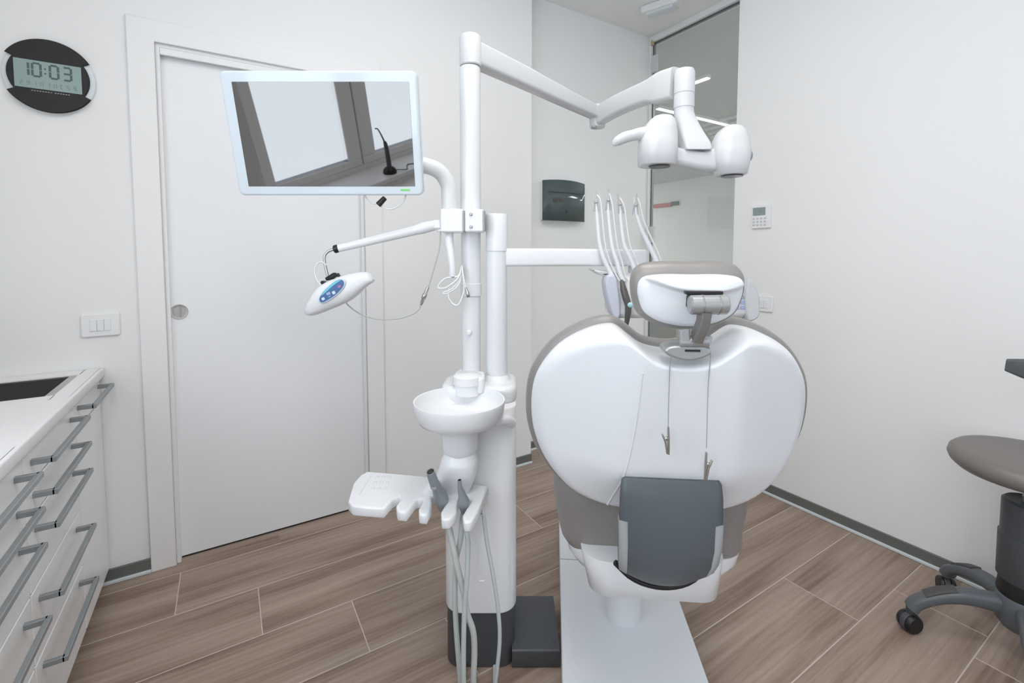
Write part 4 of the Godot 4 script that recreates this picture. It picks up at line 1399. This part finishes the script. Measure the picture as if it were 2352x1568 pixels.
func dental_chair() -> void:
	var o := thing("dental_chair", "white and grey-brown dental chair seen from behind, with heart-shaped backrest and headrest", "dental chair", C(0, 0, 1.25), CHAIR)
	var m := MB.new()
	plate(m, shifted(rrect(0.408, 1.60, 0.012, 3), Vector2(CX, 1.30)), lying(0.0), 0.090, 0.004, 2)
	var bp := part("base_plate", m, M.shell, o)
	m = MB.new()
	box(m, C(0, 0.0903, 1.755), Vector3(0.404, 0.001, 0.003), 0)
	part("plate_seam", m, M.flange, bp)
	m = MB.new()
	loft(m, [ring_xt(0.112, 0.15, 0.05, 0.0, 1.515, 0.089), ring_xt(0.118, 0.16, 0.055, 0.0, 1.51, 0.20), ring_xt(0.15, 0.22, 0.06, 0.0, 1.42, 0.36), ring_xt(0.22, 0.30, 0.06, 0.0, 1.28, 0.52)])
	part("lift_column", m, M.plastic2, o)
	# mechanism housing and seat pan
	m = MB.new()
	loft(m, [ring_xt(0.262, 0.37, 0.035, -0.004, 1.21, 0.508), ring_xt(0.290, 0.40, 0.045, -0.004, 1.21, 0.516), ring_xt(0.318, 0.42, 0.06, -0.006, 1.215, 0.585), ring_xt(0.32, 0.42, 0.06, -0.006, 1.215, 0.60)])
	part("housing", m, M.plastic, o)
	m = MB.new()
	loft(m, [ring_xt(0.32, 0.50, 0.06, 0.006, 1.34, 0.508), ring_xt(0.365, 0.54, 0.065, 0.007, 1.345, 0.525), ring_xt(0.405, 0.57, 0.07, 0.009, 1.352, 0.552), ring_xt(0.415, 0.58, 0.07, 0.010, 1.355, 0.580)])
	part("seat_pan", m, M.plastic, o)
	# seat cushion with its raised lumbar end
	m = MB.new()
	loft(m, [ring_xt(0.35, 0.60, 0.12, 0.003, 1.38, 0.560), ring_xt(0.385, 0.62, 0.13, 0.003, 1.385, 0.570), ring_xt(0.425, 0.65, 0.14, -0.002, 1.39, 0.600), ring_xt(0.43, 0.655, 0.14, -0.002, 1.39, 0.635), ring_xt(0.40, 0.63, 0.13, -0.002, 1.39, 0.665), ring_xt(0.33, 0.55, 0.1, 0, 1.39, 0.675)])
	loft(m, [ring_xt(0.37, 0.10, 0.045, 0.008, 1.15, 0.566), ring_xt(0.415, 0.15, 0.06, 0.008, 1.15, 0.572), ring_xt(0.432, 0.17, 0.07, 0.006, 1.15, 0.588), ring_xt(0.442, 0.18, 0.08, 0.002, 1.15, 0.621), ring_xt(0.455, 0.18, 0.08, 0.0, 1.14, 0.677), ring_xt(0.462, 0.17, 0.08, 0.0, 1.125, 0.737), ring_xt(0.45, 0.14, 0.07, 0.0, 1.12, 0.79), ring_xt(0.40, 0.08, 0.04, 0.0, 1.11, 0.82)])
	part("seat_cushion", m, M.vinyl, o)
	# backrest: shell and cushion share one heart-shaped outline
	var half := [Vector2(0, 1.092), Vector2(0.03, 1.095), Vector2(0.058, 1.103), Vector2(0.083, 1.121), Vector2(0.103, 1.137), Vector2(0.120, 1.143), Vector2(0.155, 1.136), Vector2(0.197, 1.116), Vector2(0.230, 1.090), Vector2(0.257, 1.054), Vector2(0.273, 1.018), Vector2(0.280, 0.970), Vector2(0.278, 0.916), Vector2(0.267, 0.870), Vector2(0.249, 0.830), Vector2(0.224, 0.794), Vector2(0.197, 0.765), Vector2(0.163, 0.745), Vector2(0.123, 0.731), Vector2(0.08, 0.723), Vector2(0.035, 0.719), Vector2(0, 0.718)]
	var outl := loop_spline(mirrored(half), 3)
	var bx := Transform3D(Basis(Vector3.RIGHT, Vector3(0, 1, 0.2), Vector3(0, 0, 1)), Vector3(CX, 0, -1.178))
	var lift := func(p: Vector2, r: float) -> float:
		var h := clampf((1.08 - p.y) / 0.36, 0.0, 1.0)
		var cl := lerpf(-0.073, -0.120, h)
		var cr := lerpf(0.095, 0.119, h)
		var zs := lerpf(0.118, 0.085, h) * lerpf(0.30, 1.0, smoothstep(0.70, 0.87, p.y))
		var d := 0.0
		if p.x < cl:
			d = (cl - p.x) / (0.285 + cl)
		elif p.x > cr:
			d = (p.x - cr) / (0.285 - cr)
		d = clampf(d, 0, 1)
		var s := d * d / (d + 0.02) * 1.02 * (0.84 + 0.16 * d)
		var e := sqrt(1.0 - pow(clampf((r - 0.91) / 0.09, 0, 1), 2))
		var z := zs * (1.0 - s)
		return (z + 0.012) * e
	var rs := [0.03, 0.08, 0.14, 0.2, 0.26, 0.32, 0.38, 0.44, 0.5, 0.56, 0.62, 0.68, 0.74, 0.79, 0.84, 0.88, 0.91, 0.935, 0.955, 0.97, 0.982, 0.991, 0.997, 1.0]
	m = MB.new()
	dome(m, outl, Vector2(0.01, 0.93), rs, lift, bx, [[0.995, -0.004], [0.96, -0.006]])
	var sh := part("backrest_shell", m, M.shell, o)
	# raised seam down the left edge of the spine
	m = MB.new()
	var sp := []
	for i in 13:
		var y := lerpf(1.070, 0.745, i / 12.0)
		var h := clampf((1.08 - y) / 0.36, 0, 1)
		var x := lerpf(-0.074, -0.121, h) - 0.012 * sin(PI * h) * -1.0
		sp.append(bx * Vector3(x, y, lift.call(Vector2(x, y), 0.5) - 0.0012))
	tube(m, spline(sp, 3), 0.0026, 8)
	part("shell_ridge", m, M.shell, sh)
	m = MB.new()
	var rings := []
	for l in [[0.03, 0.002], [0.006, 0.0], [-0.006, -0.004], [-0.0115, -0.012], [-0.0135, -0.024], [-0.0125, -0.036], [-0.007, -0.050], [0.004, -0.060], [0.02, -0.066]]:
		var ring := PackedVector3Array()
		for q in inset(outl, l[0]):
			ring.push_back(bx * Vector3(q.x, q.y, l[1]))
		rings.append(ring)
	loft(m, rings)
	part("back_cushion", m, M.vinyl, o)
	# grey hinge cover hanging at the foot of the shell: a sheet curved across and rolled under at the foot
	var rows := [[0.8457, -0.0939, 0.0872, 0.900, 0.000, 0.003], [0.8399, -0.0986, 0.0905, 0.897, 0.000, 0.005], [0.8133, -0.1015, 0.0924, 0.893, 0.002, 0.010], [0.7656, -0.1029, 0.0920, 0.889, 0.006, 0.016], [0.7180, -0.1024, 0.0901, 0.888, 0.011, 0.020], [0.6846, -0.1020, 0.0853, 0.891, 0.017, 0.022], [0.6627, -0.1005, 0.0796, 0.900, 0.022, 0.022], [0.6493, -0.0986, 0.0729, 0.913, 0.026, 0.020], [0.6427, -0.0967, 0.0662, 0.93, 0.028, 0.016]]
	var sheet := func(row: Array, u: float, off: float) -> Vector3:
		var a := 2.0 * u - 1.0
		var t: float = row[3] - row[5] * (1.0 - a * a) + off
		return C(lerpf(row[1], row[2], u), row[0] - row[4] * (1.0 - a * a) * 0.6, t)
	m = MB.new()
	rings = []
	for row in rows:
		var ring := PackedVector3Array()
		for e in 2:
			for i in 17:
				ring.push_back(sheet.call(row, i / 16.0 if e == 0 else 1.0 - i / 16.0, 0.006 * e))
		rings.append(ring)
	loft(m, rings)
	var fp := part("hinge_cover", m, M.flap, o)
	for e in 2:
		m = MB.new()
		rings = []
		for i in range(3, 9):
			var ring := PackedVector3Array()
			for k in [[0.0, -0.002], [0.075, -0.002], [0.085, 0.001], [0.075, 0.004], [0.0, 0.02]]:
				ring.push_back(sheet.call(rows[i], k[0] - 0.002 if e == 0 else 1.002 - k[0], k[1]))
			rings.append(ring)
		loft(m, rings)
		part("cover_flange", m, M.flange, fp)
	m = MB.new()
	var lipp := []
	for i in 15:
		var u := -0.05 + 1.10 * i / 14.0
		var q: Vector3 = sheet.call(rows[8], clampf(u, 0, 1), 0.0)
		lipp.append(q + Vector3((u - clampf(u, 0, 1)) * 0.18, -0.006 + 0.010 * pow(absf(2 * u - 1), 6), 0.004))
	bar(m, lipp, [Vector2(0.012, 0.009)], 0.35)
	part("cover_lip", m, M.black, fp)
	# headrest
	var hh := [Vector2(0, 1.246), Vector2(0.045, 1.2465), Vector2(0.078, 1.243), Vector2(0.090, 1.234), Vector2(0.0935, 1.219), Vector2(0.0905, 1.200), Vector2(0.080, 1.176), Vector2(0.055, 1.159), Vector2(0.025, 1.151), Vector2(0, 1.149)]
	var ho := loop_spline(mirrored(hh), 4)
	var hx := Transform3D(Basis(Vector3.RIGHT, Vector3(0, 1, 0.12), Vector3(0, 0, 1)), Vector3(CX + 0.014, 0, -0.873 - 1.2 * 0.12))
	var hz := func(p: Vector2, r: float) -> float:
		var edge: float = 1.214 + 0.016 * pow(absf(p.x - 0.02) / 0.08, 2.0)
		var k := smoothstep(edge - 0.004, edge + 0.003, p.y)
		var e := sqrt(1.0 - pow(clampf((r - 0.86) / 0.14, 0, 1), 2))
		return (0.012 + 0.014 * k + 0.016 * (1.0 - r * r)) * e
	m = MB.new()
	dome(m, ho, Vector2(0.01, 1.205), [0.03, 0.1, 0.18, 0.26, 0.34, 0.42, 0.5, 0.57, 0.64, 0.7, 0.76, 0.81, 0.86, 0.9, 0.93, 0.955, 0.975, 0.99, 0.998, 1.0], hz, hx, [[0.99, -0.003], [0.95, -0.004]])
	var hr := part("headrest_shell", m, M.shell, o)
	m = MB.new()
	rings = []
	for l in [[0.02, 0.002, 0.0], [0.004, 0.0, 0.0], [-0.005, -0.005, 0.002], [-0.0085, -0.014, 0.009], [-0.0095, -0.028, 0.0135], [-0.007, -0.042, 0.012], [0.001, -0.052, 0.008], [0.015, -0.058, 0.0]]:
		var ring := PackedVector3Array()
		for q in inset(ho, l[0]):
			ring.push_back(hx * Vector3(q.x, q.y + l[2] * smoothstep(1.17, 1.245, q.y), l[1]))
		rings.append(ring)
	loft(m, rings)
	part("headrest_cushion", m, M.vinyl, o)
	# jointed silver bracket between headrest and backrest
	m = MB.new()
	cyl(m, C(-0.004, 1.197, 0.805), C(0.059, 1.198, 0.805), 0.0165, -1, 32, 0.003)
	part("headrest_joint", m, M.silver, o)
	m = MB.new()
	for x in [0.015, 0.042]:
		cyl(m, C(x, 1.1975, 0.805), C(x + 0.003, 1.1975, 0.805), 0.0171, -1, 32, 0.0005)
	part("joint_ring", m, M.steel, o)
	m = MB.new()
	bar(m, [C(0.028, 1.197, 0.818), C(0.028, 1.20, 0.85)], [Vector2(0.052, 0.026)], 0.2)
	box(m, C(0.024, 1.2165, 0.822), Vector3(0.062, 0.006, 0.014), 0.001)
	part("joint_root", m, M.black, o)
	m = MB.new()
	bar(m, [C(0.022, 1.186, 0.806), C(0.020, 1.165, 0.808), C(0.013, 1.143, 0.812), C(0.012, 1.134, 0.814)], [Vector2(0.030, 0.016), Vector2(0.030, 0.016), Vector2(0.027, 0.016), Vector2(0.025, 0.016)], 0.15)
	part("link", m, mat(Color(0.46, 0.45, 0.44), 0.4, 0.3), o)
	m = MB.new()
	cyl(m, C(-0.016, 1.130, 0.822), C(0.035, 1.131, 0.822), 0.0105, -1, 28, 0.002)
	bar(m, [C(-0.008, 1.152, 0.818), C(-0.006, 1.130, 0.818)], [Vector2(0.012, 0.018)], 0.3)
	bar(m, [C(0.030, 1.142, 0.818), C(0.029, 1.130, 0.818)], [Vector2(0.010, 0.018)], 0.3)
	part("backrest_joint", m, M.silver, o)
	m = MB.new()
	plate(m, loop_spline([Vector2(-0.038, 1.119), Vector2(-0.020, 1.124), Vector2(0.020, 1.124), Vector2(0.036, 1.119), Vector2(0.036, 1.110), Vector2(0.020, 1.102), Vector2(0.0, 1.098), Vector2(-0.022, 1.102), Vector2(-0.038, 1.110)], 4), Transform3D(Basis.IDENTITY, Vector3(CX, 0, -0.865)), 0.050, 0.0035, 3)
	var jb := part("joint_base", m, M.silver, o)
	m = MB.new()
	box(m, C(0.006, 1.1165, 0.8145), Vector3(0.026, 0.0035, 0.003), 0.0005)
	part("adjuster_slot", m, M.black, jb)
	# bib chain
	o = thing("bib_chain", "thin bib chain with two metal clips hanging down the back of the chair", "bib chain", C(0.02, 0.855, 0.834), CHAIR)
	m = MB.new()
	tube(m, spline([C(-0.008, 1.125, 0.818), C(-0.026, 1.108, 0.826), C(-0.0275, 1.05, 0.833), C(-0.0275, 0.971, 0.834)], 4), 0.0009, 6)
	part("cord", m, M.flange, o)
	m = MB.new()
	tube(m, spline([C(0.032, 1.125, 0.818), C(0.040, 1.108, 0.826), C(0.0395, 1.05, 0.833), C(0.0395, 0.938, 0.834)], 4), 0.0009, 6)
	part("cord", m, M.flange, o)
	for q in [[-0.0275, 0.974, 0], [0.0395, 0.930, 1]]:
		m = MB.new()
		var x: float = q[0]
		var y: float = q[1]
		var s := 1.0 if q[2] == 0 else -1.0
		bar(m, [C(x, y, 0.834), C(x + 0.001 * s, y - 0.024, 0.834), C(x + 0.0015 * s, y - 0.050, 0.834)], [Vector2(0.0055, 0.003), Vector2(0.007, 0.004), Vector2(0.006, 0.003)], 0.3)
		bar(m, [C(x - 0.010 * s, y - 0.014, 0.834), C(x - 0.004 * s, y - 0.028, 0.834), C(x - 0.001 * s, y - 0.049, 0.834)], [Vector2(0.005, 0.003), Vector2(0.006, 0.004), Vector2(0.005, 0.003)], 0.3)
		cyl(m, C(x - 0.003 * s, y - 0.022, 0.831), C(x - 0.003 * s, y - 0.022, 0.838), 0.0035, -1, 12)
		part("clip", m, M.steel, o)

func ring_xt(w: float, d: float, r: float, x: float, t: float, y: float) -> PackedVector3Array:
	# a rounded rectangle w wide and d deep round (x, t) at height y, in the chair frame
	var ring := PackedVector3Array()
	for q in rrect(w, d, r, 8):
		ring.push_back(C(x + q.x, y, t + q.y))
	return ring


func stool() -> void:
	var hx := 1.615
	var ht := 1.40
	var o := thing("operator_stool", "round grey-brown operator stool on a five-leg castor base by the right wall", "stool", P(hx, 0, ht), UNIT)
	var m := MB.new()
	lathe(m, [Vector2(0, 0.594), Vector2(0.15, 0.596), Vector2(0.176, 0.604), Vector2(0.190, 0.618), Vector2(0.196, 0.634), Vector2(0.192, 0.650), Vector2(0.180, 0.661), Vector2(0.16, 0.666), Vector2(0.08, 0.664), Vector2(0, 0.662)], 56, Transform3D(Basis.IDENTITY, P(1.620, -0.012, 1.405)))
	part("seat", m, mat(Color(0.475, 0.455, 0.44), 0.42), o)
	m = MB.new()
	lathe(m, [Vector2(0, 0.570), Vector2(0.06, 0.570), Vector2(0.10, 0.590), Vector2(0.10, 0.597), Vector2(0, 0.597)], 28, Transform3D(Basis.IDENTITY, P(hx, 0, ht)))
	part("seat_plate", m, M.black, o)
	m = MB.new()
	cyl(m, P(hx, 0.24, ht), P(hx, 0.58, ht), 0.018, -1, 20)
	part("gas_spring", m, M.silver, o)
	m = MB.new()
	lathe(m, [Vector2(0, 0.250), Vector2(0.058, 0.250), Vector2(0.066, 0.262), Vector2(0.067, 0.40), Vector2(0.063, 0.402), Vector2(0.063, 0.505), Vector2(0.055, 0.512), Vector2(0.045, 0.508), Vector2(0, 0.508)], 32, Transform3D(Basis.IDENTITY, P(hx, 0, ht)))
	part("column_sleeve", m, M.plinth, o)
	m = MB.new()
	lathe(m, [Vector2(0, 0.205), Vector2(0.062, 0.205), Vector2(0.064, 0.215), Vector2(0.060, 0.252), Vector2(0, 0.252)], 32, Transform3D(Basis.IDENTITY, P(hx, 0, ht)))
	part("hub_ring", m, M.black, o)
	m = MB.new()
	lathe(m, [Vector2(0, 0.10), Vector2(0.05, 0.10), Vector2(0.064, 0.12), Vector2(0.066, 0.195), Vector2(0.060, 0.21), Vector2(0, 0.21)], 32, Transform3D(Basis.IDENTITY, P(hx, 0, ht)))
	part("hub", m, mat(Color(0.36, 0.38, 0.40), 0.4), o)
	for k in 5:
		var a := deg_to_rad(157.0 + 72.0 * k)
		var d := Vector3(cos(a), 0, -sin(a))
		var h := P(hx, 0, ht)
		m = MB.new()
		bar(m, spline([h + d * 0.05 + Vector3(0, 0.165, 0), h + d * 0.14 + Vector3(0, 0.163, 0), h + d * 0.21 + Vector3(0, 0.140, 0), h + d * 0.262 + Vector3(0, 0.105, 0), h + d * 0.278 + Vector3(0, 0.080, 0)], 5), [Vector2(0.052, 0.06), Vector2(0.05, 0.056), Vector2(0.05, 0.054), Vector2(0.05, 0.05), Vector2(0.05, 0.048), Vector2(0.05, 0.046), Vector2(0.05, 0.044), Vector2(0.05, 0.042), Vector2(0.048, 0.04), Vector2(0.048, 0.038), Vector2(0.048, 0.036)], 0.4)
		var leg := part("leg", m, mat(Color(0.36, 0.38, 0.40), 0.4) if not M.has("stool") else M.stool, o)
		m = MB.new()
		bar(m, spline([h + d * 0.165 + Vector3(0, 0.178, 0), h + d * 0.205 + Vector3(0, 0.163, 0), h + d * 0.245 + Vector3(0, 0.138, 0)], 4), [Vector2(0.036, 0.012)], 0.4)
		part("foot_pad", m, mat(Color(0.31, 0.30, 0.30), 0.6), leg)
		m = MB.new()
		var across := Vector3(d.z, 0, -d.x).rotated(Vector3.UP, [0.5, -0.9, 0.3, 1.2, -0.4][k])
		var w := h + d * 0.281 + Vector3(0, 0.031, 0)
		for s in [-1, 1]:
			cyl(m, w + across * s * 0.008, w + across * s * 0.025, 0.031, 0.029, 24, 0.004)
		part("castor_wheel", m, M.black, leg)
		m = MB.new()
		cyl(m, w + Vector3(0, 0.02, 0), w + Vector3(0, 0.062, 0), 0.012, -1, 14)
		cyl(m, w - across * 0.009, w + across * 0.009, 0.033, -1, 20, 0.003)
		part("castor_fork", m, M.plinth, leg)
	# curved lumbar pad on its stem
	m = MB.new()
	var pts := []
	for i in 15:
		var a := deg_to_rad(lerpf(203, 318, i / 14.0))
		pts.append(P(1.635 + 0.245 * cos(a), 0.966 - 0.012 * sin(PI * i / 14.0), 1.40 + 0.245 * sin(a)))
	var szs := []
	for i in 15:
		var k := pow(sin(PI * clampf((i + 0.5) / 15.0, 0, 1)), 0.4)
		szs.append(Vector2(0.038 * k, 0.088 * k))
	bar(m, pts, szs, 0.45)
	part("backrest", m, mat(Color(0.33, 0.35, 0.36), 0.42), o)
	m = MB.new()
	tube(m, spline([P(hx, 0.575, ht), P(1.64, 0.572, 1.22), P(1.645, 0.60, 1.145), P(1.645, 0.72, 1.135), P(1.645, 0.93, 1.155)], 6), 0.011, 12)
	part("backrest_stem", m, M.silver, o)


func hall() -> void:
	var m := MB.new()
	box(m, Vector3(5.65, -0.05, -4.5), Vector3(5.8, 0.1, 11.2), 0)
	struct("floor_hall", m, M.taupe)
	m = MB.new()
	box(m, Vector3(5.7, CEIL + 0.05, -4.5), Vector3(5.7, 0.1, 11.2), 0)
	struct("ceiling_hall", m, mat(Color(0.80, 0.81, 0.80), 0.9))
	m = MB.new()
	box(m, Vector3(8.55, CEIL / 2, -4.5), Vector3(0.1, CEIL, 11.2), 0)
	box(m, Vector3(5.65, CEIL / 2, -10.05), Vector3(5.8, CEIL, 0.1), 0)
	box(m, Vector3(5.65, CEIL / 2, 1.05), Vector3(5.8, CEIL, 0.1), 0)
	box(m, Vector3(2.70, CEIL / 2, -6.28), Vector3(0.1, CEIL, 7.45), 0)
	struct("wall_hall", m, M.wall)
	var labels := ["long white linear ceiling light in the hall, seen through the glass door", "far white linear ceiling light in the hall, cut by the right wall", "short white linear ceiling light in the hall beside the lamp post"]
	var k := 0
	for h in HALL_STRIPS:
		var o := thing("linear_ceiling_light", labels[k], "ceiling light", Vector3(h[0], CEIL, h[1]))
		m = MB.new()
		box(m, Vector3(h[0], CEIL - 0.015, h[1]), Vector3(h[2] + 0.012, 0.03, h[3] + 0.012), 0.002)
		part("housing", m, M.casing, o)
		m = MB.new()
		box(m, Vector3(h[0], CEIL - 0.034, h[1]), Vector3(h[2], 0.012, h[3]), 0.002)
		part("diffuser", m, M.lampglow, o)
		k += 1
	for i in 4:
		var o := thing("ceiling_slat", ["nearest white ceiling slat beyond the glass door", "second white ceiling slat beyond the glass door", "third white ceiling slat beyond the glass door", "farthest white ceiling slat beyond the glass door"][i], "ceiling slat", Vector3(5.04 + 0.21 * i, CEIL, -3.75 + 0.55 - 0.11 * i), 0, "hall ceiling slats")
		m = MB.new()
		box(m, Vector3(5.04 + 0.21 * i, CEIL - 0.015, -3.2 - 0.11 * i), Vector3(0.035, 0.03, 1.0), 0.003)
		part("blade", m, M.casing, o)
	var o := thing("hall_sign", "small red and dark sign high on the far hall wall", "sign", Vector3(8.49, 2.36, -7.2))
	m = MB.new()
	box(m, Vector3(8.475, 2.355, -7.22), Vector3(0.05, 0.085, 0.5), 0.004)
	part("red_panel", m, M.red, o)
	m = MB.new()
	box(m, Vector3(8.47, 2.37, -6.88), Vector3(0.06, 0.085, 0.18), 0.004)
	part("dark_end", m, M.black, o)
	o = thing("hall_cabinet", "low taupe cabinet in the hall, glimpsed under the headrest", "cabinet", Vector3(4.7, 0, -3.75))
	m = MB.new()
	box(m, Vector3(4.7, 0.40, -3.85), Vector3(0.4, 0.80, 0.5), 0.004)
	part("body", m, M.taupe, o)
	m = MB.new()
	box(m, Vector3(4.7, 0.815, -3.85), Vector3(0.43, 0.03, 0.53), 0.004)
	part("top", m, M.taupe, o)
